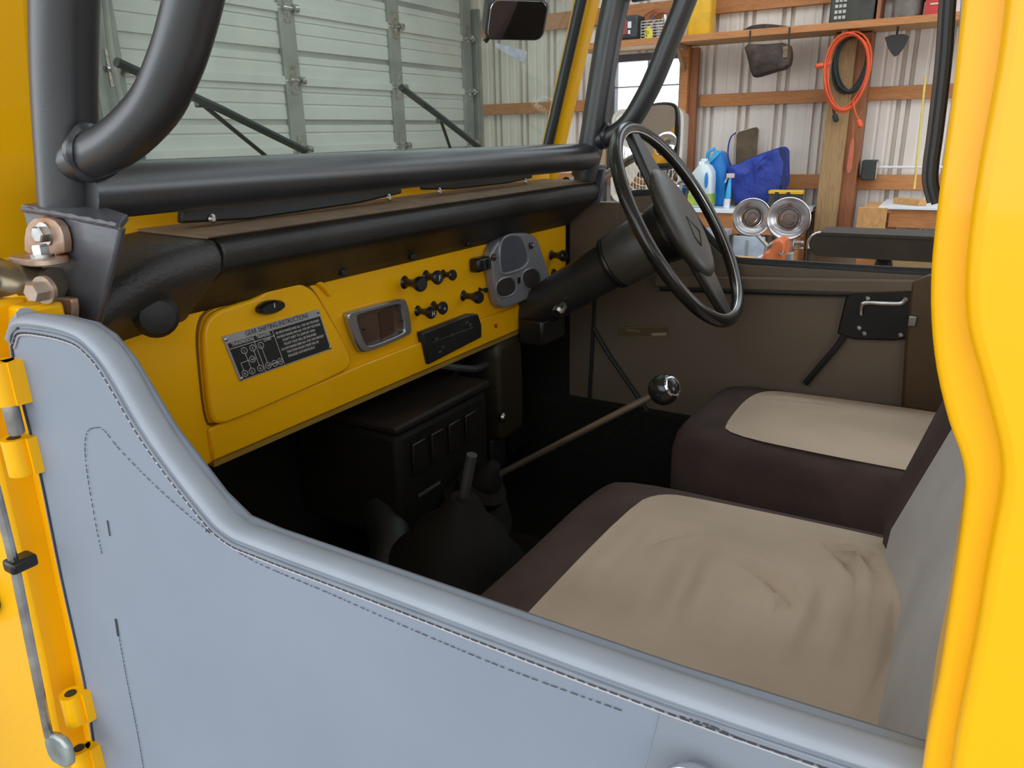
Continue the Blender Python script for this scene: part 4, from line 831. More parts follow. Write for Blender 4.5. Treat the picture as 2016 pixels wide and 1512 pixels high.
# far door
df = part('half_door', prism([mir(p) for p in DO], 'y', 1.578, 1.60), INV, bevel=.004)
EF = [V(mir(p)) for p in ET]
part('edge_binding', tube([p+V(0,-.012,0) for p in EF], .009, 10, flat=1.3), RUB, df)
part('top_rail_cover', prism([(-0.5979,1.5650,1.2487), (-0.4147,1.5650,1.2582), (-0.0719,1.5650,1.2778), (-0.0612,1.5650,1.2598), (-0.1755,1.5650,1.2450), (-0.4128,1.5650,1.2317), (-0.5968,1.5650,1.2228)], 'y', 1.558, 1.577), INV, df, bevel=.004)
part('frame_tube', tube(cat([(-0.5849,1.5650,1.2193), (-0.4125,1.5650,1.2285), (-0.2298,1.5650,1.2392), (-0.1582,1.5650,1.2495)], 4), .006, 8), RUB, df)
part('frame_tube', tube(cat([(-0.7428,1.5650,1.2154), (-0.7486,1.5650,1.0686), (-0.7548,1.5650,0.9132), (-0.7499,1.5650,0.8472), (-0.7258,1.5650,0.8045), (-0.6643,1.5650,0.7903), (-0.5296,1.5650,0.8025), (-0.4456,1.5650,0.8122)], 5), .0042, 8), RUB, df)
part('frame_tube', tube(cat([(-0.7451,1.5620,1.1131), (-0.7021,1.5620,1.0504), (-0.6290,1.5620,0.9612), (-0.5430,1.5620,0.8474)], 5), .0052, 8), RUB, df)
part('frame_tube', tube(cat([(-0.2002,1.5620,1.1592), (-0.2132,1.5620,1.1316), (-0.2377,1.5620,1.0911), (-0.2631,1.5620,1.0492)], 5), .006, 8), RUB, df)
lp = part('latch_plate', prism(chaikin([(-0.2040,1.5600,1.2464), (-0.1666,1.5600,1.2507), (-0.1107,1.5600,1.2565), (-0.0849,1.5600,1.2530), (-0.0730,1.5600,1.2330), (-0.0713,1.5600,1.1945), (-0.0772,1.5600,1.1624), (-0.2148,1.5600,1.1496), (-0.2102,1.5600,1.1945)], 1), 'y', 1.560, 1.577), BPL, df, bevel=.003)
part('latch_lever', tube(cat([(-0.1743,1.5500,1.2054), (-0.1751,1.5500,1.2202), (-0.1691,1.5500,1.2297), (-0.1368,1.5500,1.2318), (-0.1095,1.5500,1.2344), (-0.1020,1.5500,1.2418)], 5), .0045, 8), STL, df)
for q in ((-0.1667,1.5600,1.2359), (-0.1026,1.5600,1.2398), (-0.1649,1.5600,1.1669), (-0.1016,1.5600,1.1714), (-0.1752,1.5600,1.1769)): part('latch_bolt', lathe([(.005,0),(.005,.004),(.002,.006)], q, (0,-1,0), 8), STL, df)
part('latch_catch', box(tuple(V((-0.0852,1.5500,1.2040))-V(.007,.008,.010)), tuple(V((-0.0852,1.5500,1.2040))+V(.007,.008,.010))), STL, df, bevel=.002)
cl = part('caution_label', prism([(-0.6884,1.5770,1.1186), (-0.5679,1.5770,1.1344), (-0.5667,1.5770,1.1087), (-0.6878,1.5770,1.0918)], 'y', 1.5765, 1.5785), HAZB, df, smooth=0)
part('label_print', join(prism([(-0.6052,1.5760,1.1127), (-0.5703,1.5760,1.1180), (-0.5701,1.5760,1.1121), (-0.6050,1.5760,1.1068)], 'y', 1.5758, 1.577), text_geo('CAUTION', .0075, V((-0.6689,1.5765,1.1112)), (1,0,0), (0,0,1)), tube([(-0.6854,1.5760,1.1167), (-0.5698,1.5760,1.1321), (-0.5688,1.5760,1.1099), (-0.6848,1.5760,1.0936)], .0004, 4, closed=True)), TANL, df, smooth=0)
part('pillar_post', box((-.02, 1.592, .70), (.10, 1.61, 1.30)), YEL, bevel=.008)
part('pillar_post', prism([(-0.0920,1.5700,1.1501), (-0.0970,1.5700,1.2750), (-0.0696,1.5700,1.2884), (-0.0136,1.5700,1.2926), (0.0282,1.5700,1.0060), (-0.0825,1.5700,1.0278)], 'y', 1.556, 1.59), mat('shaded_pillar_amber', (.10,.055,.02), .5), bevel=.006)  # far yellow pillar, its shade put into a dark amber colour
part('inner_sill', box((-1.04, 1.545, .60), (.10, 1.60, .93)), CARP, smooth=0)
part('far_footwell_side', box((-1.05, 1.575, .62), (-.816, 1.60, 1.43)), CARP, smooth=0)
part('far_kick_panel', box((-.815, 1.577, .90), (-.690, 1.60, 1.40)), INV, smooth=0)

# ---- near rear pillar (door surround), with its weather strip
E1 = [(-0.0148,0.2780,1.5936), (-0.0150,0.2780,1.5844), (-0.0139,0.2780,1.5578), (-0.0136,0.2780,1.5371), (-0.0131,0.2780,1.5199), (-0.0122,0.2780,1.5037), (-0.0099,0.2780,1.4870), (-0.0059,0.2780,1.4699), (0.0001,0.2780,1.4527), (0.0052,0.2780,1.4417), (0.0079,0.2780,1.4328), (0.0089,0.2780,1.4224), (0.0097,0.2780,1.4046), (0.0104,0.2780,1.3795), (0.0111,0.2780,1.3531), (0.0110,0.2780,1.3294), (0.0113,0.2780,1.3117), (0.0127,0.2780,1.2792)]
E2 = [(-0.0044,0.2620,1.5900), (-0.0038,0.2620,1.5814), (-0.0032,0.2620,1.5649), (-0.0036,0.2620,1.5420), (-0.0034,0.2620,1.5220), (-0.0022,0.2620,1.5040), (0.0007,0.2620,1.4885), (0.0060,0.2620,1.4746), (0.0120,0.2620,1.4589), (0.0158,0.2620,1.4476), (0.0177,0.2620,1.4366), (0.0180,0.2620,1.4212), (0.0182,0.2620,1.4042), (0.0189,0.2620,1.3845), (0.0191,0.2620,1.3659), (0.0192,0.2620,1.3440), (0.0197,0.2620,1.3259), (0.0213,0.2620,1.3003)]
E1 = cat(E1, 3); E2 = cat(E2, 3)
def side_poly(E): return [V(.50, 0, 2.02), V(E[0].x+.09, 0, 2.02), V(E[0].x+.02, 0, 1.80)]+E+[V(E[-1].x+.004, 0, .80), V(.50, 0, .80)]
rp_ = part('rear_pillar', prism(side_poly(E1), 'y', .281, .345), YEL, bevel=.0035, seg=3)
part('quarter_panel', prism(side_poly(E2), 'y', .271, .30), YEL, rp_, bevel=.004, seg=3)
ws = [(-0.0204,0.3150,1.5999), (-0.0203,0.3150,1.5893), (-0.0189,0.3150,1.5704), (-0.0182,0.3150,1.5473), (-0.0181,0.3150,1.5371), (-0.0174,0.3150,1.5301), (-0.0149,0.3150,1.5231)]
part('seal_strip', tube(cat(ws, 5), .0020, 10), RUB, rp_)
part('seal_lip', tube([V(p)+V(-.0022,.003,0) for p in cat(ws, 5)], .0014, 8), mat('seal_brown', (.05,.035,.025), .6), rp_)
part('seal_channel', tube([V(p)+V(.0042,-.002,0) for p in cat(ws, 5)], .0010, 8), GST, rp_)

# ---- dashboard
DX = -.80
dl = [(-0.8000,0.5478,1.1615), (-0.8000,1.3118,1.1557), (-0.8000,1.4686,1.1812), (-0.8000,1.5227,1.2181), (-0.8000,1.5008,1.3532), (-0.8000,1.2064,1.3518), (-0.8000,0.9622,1.3500), (-0.8000,0.8405,1.3469), (-0.8000,0.7767,1.3487), (-0.8000,0.7039,1.3754), (-0.8000,0.6496,1.3609), (-0.8000,0.5810,1.3511)]
dash = part('dashboard', prism([(0,.548,1.160),(0,1.318,1.160),(0,1.318,1.20),(0,1.53,1.21),(0,1.53,1.375),(0,.548,1.385)], 'x', -.83, -.80), YEL, bevel=.004)
part('lower_flange', prism([(0,.548,1.160),(0,1.318,1.160),(0,1.318,1.213),(0,.84,1.213),(0,.548,1.205)], 'x', -.801, -.7945), YEL, dash, bevel=.003)
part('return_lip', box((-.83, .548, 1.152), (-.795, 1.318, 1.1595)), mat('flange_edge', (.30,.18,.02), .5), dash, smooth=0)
# padded top
pp = [(-.92,0,1.462), (-.80,0,1.4600), (-.735,0,1.4535), (-.722,0,1.4500)]
padp = [(-.90,0,1.452), (-.74,0,1.4475), (-.722,0,1.4475), (-.714,0,1.442), (-.712,0,1.430), (-.716,0,1.414), (-.728,0,1.404), (-.750,0,1.392), (-.780,0,1.368), (-.797,0,1.352), (-.83,0,1.350), (-.90,0,1.36)]
pad = part('dash_pad', prism(padp, 'y', .545, 1.535), PAD, smooth=50, bevel=.003)
part('pad_top_skin', prism([(-.90,0,1.4515), (-.74,0,1.4477), (-.724,0,1.4477), (-.7205,0,1.4500), (-.74,0,1.4510), (-.90,0,1.4545)], 'y', .535, 1.52), DUST, pad, smooth=50)
# rounded near end of the pad that runs down to the pillar
ep = [V(-.90,.545,1.452), V(-.722,.545,1.4475), V(-.712,.545,1.430), V(-.716,.545,1.412), V(-.750,.545,1.385), V(-.797,.545,1.345), V(-.90,.545,1.345)]
layers = [(1.0,.545,0),(1.0,.50,-.003),(.98,.46,-.010),(.95,.42,-.025),(.92,.385,-.045),(.88,.36,-.060)]
vs_ = []; n_ = len(ep)
for s_, y_, dz in layers:
    for p in ep:
        q = V(-.86, 0, 1.40)+(V(p.x, 0, p.z)-V(-.86, 0, 1.40))*s_; vs_.append((q.x, y_, q.z+dz))
fs_ = [(k*n_+a, k*n_+(a+1) % n_, (k+1)*n_+(a+1) % n_, (k+1)*n_+a) for k in range(len(layers)-1) for a in range(n_)]+[tuple(range(n_)), tuple((len(layers)-1)*n_+a for a in range(n_))]
part('pad_end', (vs_, fs_), mat('grained_vinyl', (.040,.036,.034), .48, var=.2, bump=.8, bscale=260, bdist=.0015), pad, smooth=60, bevel=.008)
part('grab_knob', lathe([(.012,0),(.022,.006),(.024,.014),(.018,.022),(.008,.024)], (-0.7580,0.4787,1.3717), (.9,-.4,0), 22), RUB)
for y_ in (.80, .96, 1.12): part('pad_tab', box((-.792, y_-.006, 1.358), (-.780, y_+.006, 1.372)), BPL, pad, bevel=.002)
# glovebox lid
gp = [(-0.7890,0.5495,1.2154), (-0.7890,0.5555,1.3002), (-0.7890,0.5603,1.3312), (-0.7890,0.5745,1.3497), (-0.7890,0.6148,1.3532), (-0.7890,0.6433,1.3543), (-0.7890,0.6640,1.3626), (-0.7890,0.6880,1.3658), (-0.7890,0.7191,1.3618), (-0.7890,0.7438,1.3481), (-0.7890,0.7615,1.3190), (-0.7890,0.8077,1.2347), (-0.7890,0.8010,1.2171), (-0.7890,0.7676,1.2120), (-0.7890,0.5899,1.2044), (-0.7890,0.5626,1.2068)]
glove = part('glovebox_lid', prism(chaikin(gp, 2), 'x', -.800, -.789), YEL, bevel=.0045, seg=3)
part('lid_gap', tube([V(-.7993, p.y, p.z) for p in chaikin([V(q)+(V(q)-V((-0.7890,0.6656,1.2788))).normalized()*.004 for q in gp], 2)], .0022, 6, closed=True), mat('gap_shadow_paint', (.16,.08,.005), .6), glove)
part('lid_hood', tube(cat([(-0.7970,0.6597,1.3613), (-0.7970,0.6824,1.3689), (-0.7970,0.7093,1.3692), (-0.7970,0.7413,1.3638), (-0.7970,0.7659,1.3508), (-0.7970,0.7818,1.3331)], 6), .004, 10), YEL, glove)
part('latch_knob', dome([V(-.78, (-0.7800,0.6586,1.3407)[1]+.0215*math.cos(a), (-0.7800,0.6586,1.3407)[2]+.0088*math.sin(a)) for a in [2*math.pi*k/28 for k in range(28)]], [(.002,-.789),(0,-.787),(0,-.779),(.003,-.775)], ax=0), BPL, glove)
part('latch_mark', box((-.7752, (-0.7750,0.6589,1.3438)[1]-.0006, (-0.7750,0.6589,1.3438)[2]-.003), (-.7742, (-0.7750,0.6589,1.3438)[1]+.0006, (-0.7750,0.6589,1.3438)[2]+.003)), PRT, glove, smooth=0)
# instruction plate on the lid
c4 = [V(p) for p in ((-0.7880,0.5824,1.3178), (-0.7880,0.7453,1.3172), (-0.7880,0.7642,1.2562), (-0.7880,0.5971,1.2520))]
pl0 = c4[0]; rv = (((c4[1]-c4[0])+(c4[2]-c4[3]))*.5); uv_ = (((c4[3]-c4[0])+(c4[2]-c4[1]))*.5)
def PP(u, v, h=0): return tuple(pl0+rv*u+uv_*v+V(h,0,0))
def quad(u0, v0, u1, v1, h0, h1):
    a = [PP(u0,v0,h0), PP(u1,v0,h0), PP(u1,v1,h0), PP(u0,v1,h0)]; b = [PP(u0,v0,h1), PP(u1,v0,h1), PP(u1,v1,h1), PP(u0,v1,h1)]
    return (a+b, [(0,3,2,1),(4,5,6,7),(0,1,5,4),(1,2,6,5),(2,3,7,6),(3,0,4,7)])
plate = part('instruction_plate', quad(0,0,1,1,-.001,.0008), ALU, smooth=0)
part('black_field', quad(.02,.165,.985,.975,.0008,.0013), PLB, plate, smooth=0)
PW = rv.length; PH = uv_.length
def ptext(s, u, v, size, ma, nm='lettering', wmax=None):
    g_ = text_geo(s, size, PP(u, v, .0014 if ma is PRT else .0009), rv, -uv_, .0002)
    if wmax:
        o0 = V(PP(u, v, 0)); rr = rv.normalized(); L_ = max((V(p)-o0).dot(rr) for p in g_[0]); k = wmax*PW/L_
        g_ = ([tuple(V(p)+rr*((V(p)-o0).dot(rr)*(k-1))) for p in g_[0]], g_[1])
    part(nm, g_, ma, plate, smooth=0)
ptext('GEAR SHIFTING INSTRUCTIONS', .20, .120, .0098, PLB, wmax=.66)
ptext('TRANSMISSION', .045, .245, .0072, PRT, wmax=.20); ptext('TRANSFER', .285, .245, .0072, PRT, wmax=.14); ptext('LEVER', .34, .345, .0060, PRT, wmax=.075)
for k, s in enumerate(('H2-HIGH RANGE AND 4x2 : FOR ON THE ROAD', 'H4-HIGH RANGE AND 4x4 : FOR OFF THE ROAD', 'DON\'T SHIFT TO SUPPORT 4WD', 'FRONT AXLE WILL BE ENGAGED', 'L4-LOW RANGE AND 4x4 : FOR THE HARDEST', 'TRACTION FRONT DRIVE WILL BE', 'ENGAGED AUTOMATICALLY')):
    ptext(s, .475 if k in (0,1,4) else .52, .275+.095*k, .0054, PRT, wmax=(.48 if k in (0,1,4) else (.36 if k != 6 else .30)))
ln = []
def pline(u0, v0, u1, v1, w_=.0004): ln.append(tube([PP(u0,v0,.0014), PP(u1,v1,.0014)], w_, 4))
pline(.02,.285,.46,.285); pline(.255,.17,.255,.965); pline(.455,.17,.455,.965)
pline(.135,.45,.135,.81); pline(.218,.45,.218,.81); pline(.065,.63,.065,.81); pline(.065,.63,.15,.63); pline(.204,.63,.218,.63); pline(.30,.45,.30,.80); pline(.325,.87,.41,.87)
part('diagram_lines', join(*ln), PRT, plate, smooth=0)
def pring(u, v, ch):
    rr = .0044; c_ = V(PP(u, v, .0014)); a1, a2 = rv.normalized(), uv_.normalized()
    part('diagram_ring', join(tube([c_+a1*rr*math.cos(a)+a2*rr*math.sin(a) for a in [2*math.pi*k/18 for k in range(18)]], .0004, 4, closed=True), text_geo(ch, .0056, c_-a1*.0018*len(ch)+a2*.0020, rv, -uv_, .0002)), PRT, plate, smooth=0)
for u, v, ch in ((.135,.40,'1'), (.218,.40,'3'), (.177,.63,'N'), (.065,.87,'R'), (.135,.87,'2'), (.218,.87,'4'), (.30,.40,'L'), (.30,.87,'N'), (.365,.87,'H'), (.425,.87,'H')): pring(u, v, ch)
for u, v in ((.02,.07), (.98,.06), (.985,.95), (.02,.95)): part('rivet', lathe([(.0026,0),(.0026,.001),(.0012,.002)], PP(u, v, .0008), (1,0,0), 8), STL, plate)
# ashtray
aq = [(-0.7950,0.8034,1.2968), (-0.7950,0.9373,1.2957), (-0.7950,0.9526,1.2390), (-0.7950,0.9442,1.2356), (-0.7950,0.8343,1.2319), (-0.7950,0.8236,1.2380)]
ao = chaikin([(-0.7950,0.8017,1.3003), (-0.7950,0.8182,1.3015), (-0.7950,0.9300,1.2997), (-0.7950,0.9450,1.2943), (-0.7950,0.9528,1.2407), (-0.7950,0.9440,1.2339), (-0.7950,0.8388,1.2308), (-0.7950,0.8214,1.2385)], 2)
ac = sum((V(p) for p in ao), V(0,0,0))/len(ao)
ai = [ac+V(0, (p.y-ac.y)*.74, (p.z-ac.z)*.78) for p in ao]
ash = part('ashtray', frame_prism(ao, ai, 'x', -.80, -.788), mat('satin_metal', (.46,.47,.49), .28, .9, var=.08), bevel=.003)
part('tray_recess', prism(ai, 'x', -.7995, -.797), mat('tray_brown', (.085,.045,.028), .35, var=.2), ash, smooth=0)
part('tray_flap', prism([ac+V(0, .0, .018), ac+V(0, .034, .024), ac+V(0, .034, -.022), ac+V(0, .002, -.030)], 'x', -.797, -.7955), mat('tray_flap_brown', (.06,.030,.020), .25), ash, smooth=0)
part('screw', join(*[lathe([(.003,0),(.003,.001),(.001,.002)], (-.788, ac.y+s*.045, ac.z-s*.003), (1,0,0), 8) for s in (-1, 1)]), BPL, ash)
# pull knobs
KD = V(1,-.10,.02)
def knob(px_, L_, r_, face=BPL, mark=None):
    b_ = V(px_); d_ = KD.normalized()
    k = part('pull_knob', lathe([(r_*.9,0),(r_*.55,.004),(r_*.50,L_*.45),(r_*.72,L_*.62),(r_,L_*.80),(r_*1.0,L_*.93),(r_*.85,L_)], b_, d_, 18), BPL, dash)
    return k
for px_, L_, r_ in (((-0.8000,0.9540,1.3211), .042, .0125), ((-0.8000,1.0113,1.3217), .032, .0120), ((-0.8000,1.0605,1.3172), .026, .0095), ((-0.8000,0.9836,1.2670), .036, .0105), ((-0.8000,1.0277,1.2652), .026, .0115), ((-0.8000,1.1193,1.2678), .042, .0115), ((-0.8000,1.1734,1.2695), .018, .0050), ((-0.8000,1.4579,1.2950), .038, .0125)):
    knob(px_, L_, r_)
def kprint(s, p, size): part('knob_symbol', text_geo(s, size, V(p), (0,1,0), (0,0,1), .0003, 'CENTER'), PRT, dash, smooth=0)
e = V((-0.8000,1.0113,1.3217))+KD.normalized()*.0325; kprint('F', e+V(.0005,0,-.005), .013)
e = V((-0.8000,0.9836,1.2670))+KD.normalized()*.0365; kprint('H', e+V(.0005,0,-.005), .012)
e = V((-0.8000,1.0277,1.2652))+KD.normalized()*.0265; kprint('o', e+V(.0005,0,-.003), .010)
sw = V((-0.8000,1.1630,1.3205))
part('light_switch', join(box((-.80, sw.y-.022, sw.z-.013), (-.778, sw.y+.020, sw.z+.013)),), BPL, dash, bevel=.005)
part('switch_trim', join(box((-.778, sw.y-.003, sw.z-.009), (-.7765, sw.y-.001, sw.z+.009)), box((-.778, sw.y+.015, sw.z-.010), (-.7765, sw.y+.0175, sw.z+.010))), CHR, dash, smooth=0)
part('blank_plug', lathe([(.010,0),(.010,.003),(.006,.005)], (-0.8000,1.4668,1.2531), (1,0,0), 14), BPL, dash)
part('warning_lamp', lathe([(.004,0),(.004,.003),(.001,.004)], (-0.7945,1.2161,1.1898), (1,0,0), 10), RED, dash)
# radio
rq = [(-0.7900,0.9771,1.2312), (-0.7900,1.1239,1.2333), (-0.7900,1.1490,1.2280), (-0.7900,1.1595,1.2040), (-0.7900,1.1581,1.1802), (-0.7900,0.9899,1.1706)]
rad = part('radio', prism(rq, 'x', -.81, -.7875), mat('radio_black', (.014,.014,.013), .4, var=.2), bevel=.003)
ry, rz = V(rq[0]), V(rq[1])
for q in ((-0.7870,1.0130,1.2113), (-0.7870,1.0308,1.1921), (-0.7870,1.0227,1.1857), (-0.7870,1.1070,1.2198), (-0.7870,1.1182,1.2135), (-0.7870,1.0612,1.2073)):
    part('radio_button', box((-.7876, q[1]-.005, q[2]-.003), (-.7845, q[1]+.005, q[2]+.003)), mat('button_grey', (.035,.035,.032), .4), rad, bevel=.001)
part('radio_scale', beam(tuple(V((-0.7870,1.0039,1.2080))), tuple(V((-0.7870,1.1295,1.2071))), .002, .0016), mat('scale_grey', (.06,.06,.05), .4), rad, smooth=0)
# instrument cluster
def CC(px, py): return None
co_ = [(-0.7900,1.1831,1.3316), (-0.7900,1.2001,1.3532), (-0.7900,1.2366,1.3650), (-0.7900,1.2836,1.3654), (-0.7900,1.3329,1.3587), (-0.7900,1.3635,1.3426), (-0.7900,1.3883,1.3022), (-0.7900,1.4274,1.2356), (-0.7900,1.4225,1.2163), (-0.7900,1.3386,1.2080), (-0.7900,1.3183,1.2249), (-0.7900,1.2877,1.2223), (-0.7900,1.2295,1.2215), (-0.7900,1.2060,1.2343), (-0.7900,1.1969,1.2661)]
clu = part('instrument_cluster', prism(chaikin(co_, 2), 'x', -.80, -.778), SLV, bevel=.006, seg=3)
spd = chaikin([(-0.7770,1.2145,1.3328), (-0.7770,1.2193,1.3553), (-0.7770,1.2397,1.3624), (-0.7770,1.2717,1.3605), (-0.7770,1.2946,1.3497), (-0.7770,1.3252,1.2965), (-0.7770,1.2217,1.2926), (-0.7770,1.2151,1.3083)], 2)
sc_ = sum((V(p) for p in spd), V(0,0,0))/len(spd)
part('dial_rim', tube([V(-.7775, sc_.y+(p.y-sc_.y)*1.08, sc_.z+(p.z-sc_.z)*1.08) for p in spd], .0028, 8, closed=True), SLV, clu)
part('speedometer_lens', prism(spd, 'x', -.7785, -.7772), DIAL, clu, smooth=0)
for q in (((-0.7770,1.1956,1.2812), (-0.7770,1.2590,1.2834), (-0.7770,1.2732,1.2482), (-0.7770,1.2048,1.2479)), ((-0.7770,1.2903,1.2834), (-0.7770,1.3522,1.2861), (-0.7770,1.3773,1.2487), (-0.7770,1.3133,1.2430))):
    part('gauge_window', prism(chaikin(q, 2), 'x', -.7785, -.7773), mat('gauge_dark', (.045,.040,.034), .25), clu, smooth=0)
    qc = sum((V(p) for p in q), V(0,0,0))/4
    part('gauge_rim', tube([V(-.7776, qc.y+(p.y-qc.y)*1.10, qc.z+(p.z-qc.z)*1.12) for p in chaikin(q, 2)], .0016, 6, closed=True), SLV, clu)
part('center_lamp', box((-.7785, (-0.7770,1.2819,1.2704)[1]-.004, (-0.7770,1.2819,1.2704)[2]-.006), (-.7765, (-0.7770,1.2819,1.2704)[1]+.004, (-0.7770,1.2819,1.2704)[2]+.006)), BPL, clu, smooth=0)
for q in ((-0.7780,1.1892,1.3305), (-0.7780,1.3301,1.3340)):
    part('bezel_screw', lathe([(.0065,0),(.0075,.004),(.005,.006)], q, (1,0,0), 10), mat('screw_brown', (.06,.03,.025), .4), clu)
    part('screw_center', lathe([(.0025,.006),(.0025,.008),(.001,.0085)], q, (1,0,0), 8), CHR, clu)

# ---- steering column and wheel
WC = V(-.474, 1.36, 1.386); WT = R_(31.75); WN = V(math.cos(WT), .035, math.sin(WT)).normalized()
col = part('steering_column', lathe([(.030,-.02),(.042,.0),(.044,.10),(.046,.22),(.048,.30),(.050,.31),(.050,.34),(.040,.345)], WC-WN*.40, WN, 26), mat('column_black', (.030,.027,.022), .38, var=.15))
part('column_shroud', lathe([(.052,0),(.056,.004),(.057,.085),(.050,.098)], WC-WN*.145, WN, 26), mat('shroud_brown_black', (.055,.045,.034), .42, var=.12), col)
part('column_clamp', lathe([(.0535,0),(.0545,.002),(.0545,.008),(.0535,.010)], WC-WN*.155, WN, 26), BPL, col)
part('column_bracket', box(tuple(WC-WN*.34-V(.03,.05,.075)), tuple(WC-WN*.34+V(.03,.05,-.02))), BPL, col, bevel=.006)
part('ignition_lock', lathe([(.012,0),(.013,.02),(.009,.026)], WC-WN*.26-V(0,.040,.028), (0,-1,-.5), 14), STL, col)
part('turn_stalk', tube(cat([WC-WN*.09+V(0,.04,0), WC-WN*.08+V(0,.10,.01), WC-WN*.07+V(0,.17,.02)], 4), .006, 8), BPL, col)
e1 = WN.cross(V(0,1,0)).normalized(); e2 = WN.cross(e1)      # in-plane axes: e1 up-ish
if e1.z < 0: e1 = -e1; e2 = -e2
def WPt(r, a, h=0): return WC+e1*r*math.cos(a)+e2*r*math.sin(a)+WN*h
rim = part('steering_wheel', tube([WPt(.198, 2*math.pi*k/72) for k in range(72)], [.0118+.0007*math.sin(18*2*math.pi*k/72*2) for k in range(72)], 16, closed=True), mat('wheel_rim_black', (.020,.018,.015), .22, var=.2))
part('chrome_horn_ring', tube([WPt(.1880, 2*math.pi*k/72, .0062) for k in range(72)], .0013, 6, closed=True), mat('bright_ring', (.85,.82,.76), .25, .6), rim)
for a in (R_(0), R_(180)):
    part('spoke', (lambda w0, w1: ([tuple(WPt(r_, a+s*w_/r_, h)) for r_, w_ in ((.05, w0), (.12, (w0+w1)/2), (.192, w1)) for s, h in ((-1, -.012), (1, -.012), (1, .004), (-1, .004))],
        [(4*k+i, 4*k+(i+1) % 4, 4*k+4+(i+1) % 4, 4*k+4+i) for k in range(2) for i in range(4)]+[(3,2,1,0),(8,9,10,11)]))(.052, .017), mat('spoke_black', (.028,.025,.020), .35, var=.15), rim, bevel=.004)
hp = []
for (sc_a, h) in ((.80,-.012),(.97,-.002),(1.0,.004),(.96,.010),(.82,.015),(.45,.018),(.02,.0185)):
    for k in range(40):
        a = 2*math.pi*k/40; rr = 1/math.sqrt((math.cos(a)/.112)**2+(math.sin(a)/.074)**2); hp.append(tuple(WPt(rr*sc_a, a, h)))
part('horn_pad', (hp, [(k*40+a, k*40+(a+1) % 40, (k+1)*40+(a+1) % 40, (k+1)*40+a) for k in range(6) for a in range(40)]+[tuple(range(40)), tuple(6*40+a for a in range(40))]), mat('horn_pad_black', (.050,.045,.036), .40, var=.12), rim, smooth=60)
em = [WPt(r_, a_, .0185) for r_, a_ in ((.012, R_(60)), (.042, R_(150)), (.055, R_(170)), (.034, R_(215)))]
part('horn_emblem', tube(em, .0010, 5, closed=True), RUB, rim)
part('hub_boss', lathe([(.050,-.060),(.056,-.045),(.060,-.020),(.055,-.012)], WC, WN, 26), BPL, rim)
# pedals and brackets behind the column
for k, (yy, xx) in enumerate(((1.22, -.86), (1.32, -.87), (1.44, -.89))):
    pe = part('pedal', box((xx-.006, yy-.032, .82), (xx+.008, yy+.032, .90)), RUB, bevel=.005)
    part('pedal_arm', tube([(xx-.01, yy, .89), (xx-.05, yy, 1.05), (xx-.02, yy, 1.16)], .008, 8), DGR, pe)
part('fuse_cover', dome([V(-.80, (-0.8200,1.2656,0.9988)[1]+.05*a, (-0.8200,1.2679,1.0438)[2]+.11*b) for a, b in rrect(0,0,1,1,.3,4)], [(0,-.86),(0,-.80),(.01,-.79)], ax=0), mat('olive_dark_paint', (.024,.017,.006), .5), bevel=.006)
part('fuse_cap', lathe([(.010,0),(.011,.008),(.006,.012)], (-0.7900,1.2182,0.9958), (1,0,0), 12), STL)
part('wiring_loom', tube(cat([(-.82, 1.05, 1.15), (-.80, 1.14, 1.12), (-.82, 1.22, 1.10), (-.85, 1.28, 1.02)], 5), .007, 7), DGR)
part('hood_release', lathe([(.014,0),(.016,.010),(.010,.014)], (-0.7700,1.3414,1.1657), (1,-.1,.1), 14), mat('release_grey', (.20,.19,.17), .4, .5))
# heater / blower box under the dash
hb_ = part('heater_box', box((-.98, .84, .90), (-.74, 1.10, 1.10)), mat('heater_black', (.009,.008,.006), .6, var=.2, spec=.2), bevel=.012)
part('heater_lid', box((-.98, .835, 1.101), (-.735, 1.105, 1.118)), mat('heater_lid_dark', (.016,.012,.010), .5, spec=.25), hb_, bevel=.006)
for k in range(4): part('louvre', box((-.7395, .87+.05*k, 1.02), (-.734, .905+.05*k, 1.075)), BPL, hb_, bevel=.002)
part('heater_duct', tube(cat([(-.80, .86, .95), (-.74, .80, .90), (-.76, .74, .84)], 5), .035, 14), RUB, hb_)
part('brand_strip', box((-.7395, .88, .975), (-.7375, .94, .980)), mat('strip_grey', (.09,.08,.07), .4), hb_, smooth=0)

# ---- gear levers and boots
kp = V((-0.3692,1.0200,1.1828)); lp0 = V((-0.6627,1.0000,0.9811))
gl = part('gear_lever', tube([lp0-(kp-lp0)*.1, lp0, kp], .0056, 12), mat('lever_steel', (.34,.30,.24), .3, .8, var=.1))
part('lever_knob', join(sphere(kp, .0235, n=28, mrows=18)), mat('knob_black', (.018,.018,.016), .15), gl)
kd = V(.75,-.2,.45).normalized()
part('knob_cap', lathe([(.0165,.0168),(.015,.0190),(.001,.0215)], kp, kd, 22), CHR, gl)
part('lever_boot', lathe([(.085,-.06),(.085,-.03),(.062,-.025),(.064,.0),(.045,.01),(.047,.03),(.030,.04),(.028,.06),(.010,.085)], lp0-(kp-lp0).normalized()*.05-V(0,0,.02), (.5,0,.85), 22), TUN, gl)
tb = V((-0.5984,0.8000,0.9599))
bt = part('transfer_boot', lathe([(.105,-.14),(.105,-.02),(.085,0),(.070,.03),(.045,.05),(.020,.09)], tb, (.15,0,1), 26), mat('boot_dark', (.012,.010,.007), .7, var=.2, spec=.2))
part('transfer_stub', cyl(tb+V(.01,0,.08), tb+V(.03,0,.16), .008, 10), DGR, bt)
part('floor_console', box((-.70, .70, .80), (-.50, .92, .865)), TUN, bevel=.02)

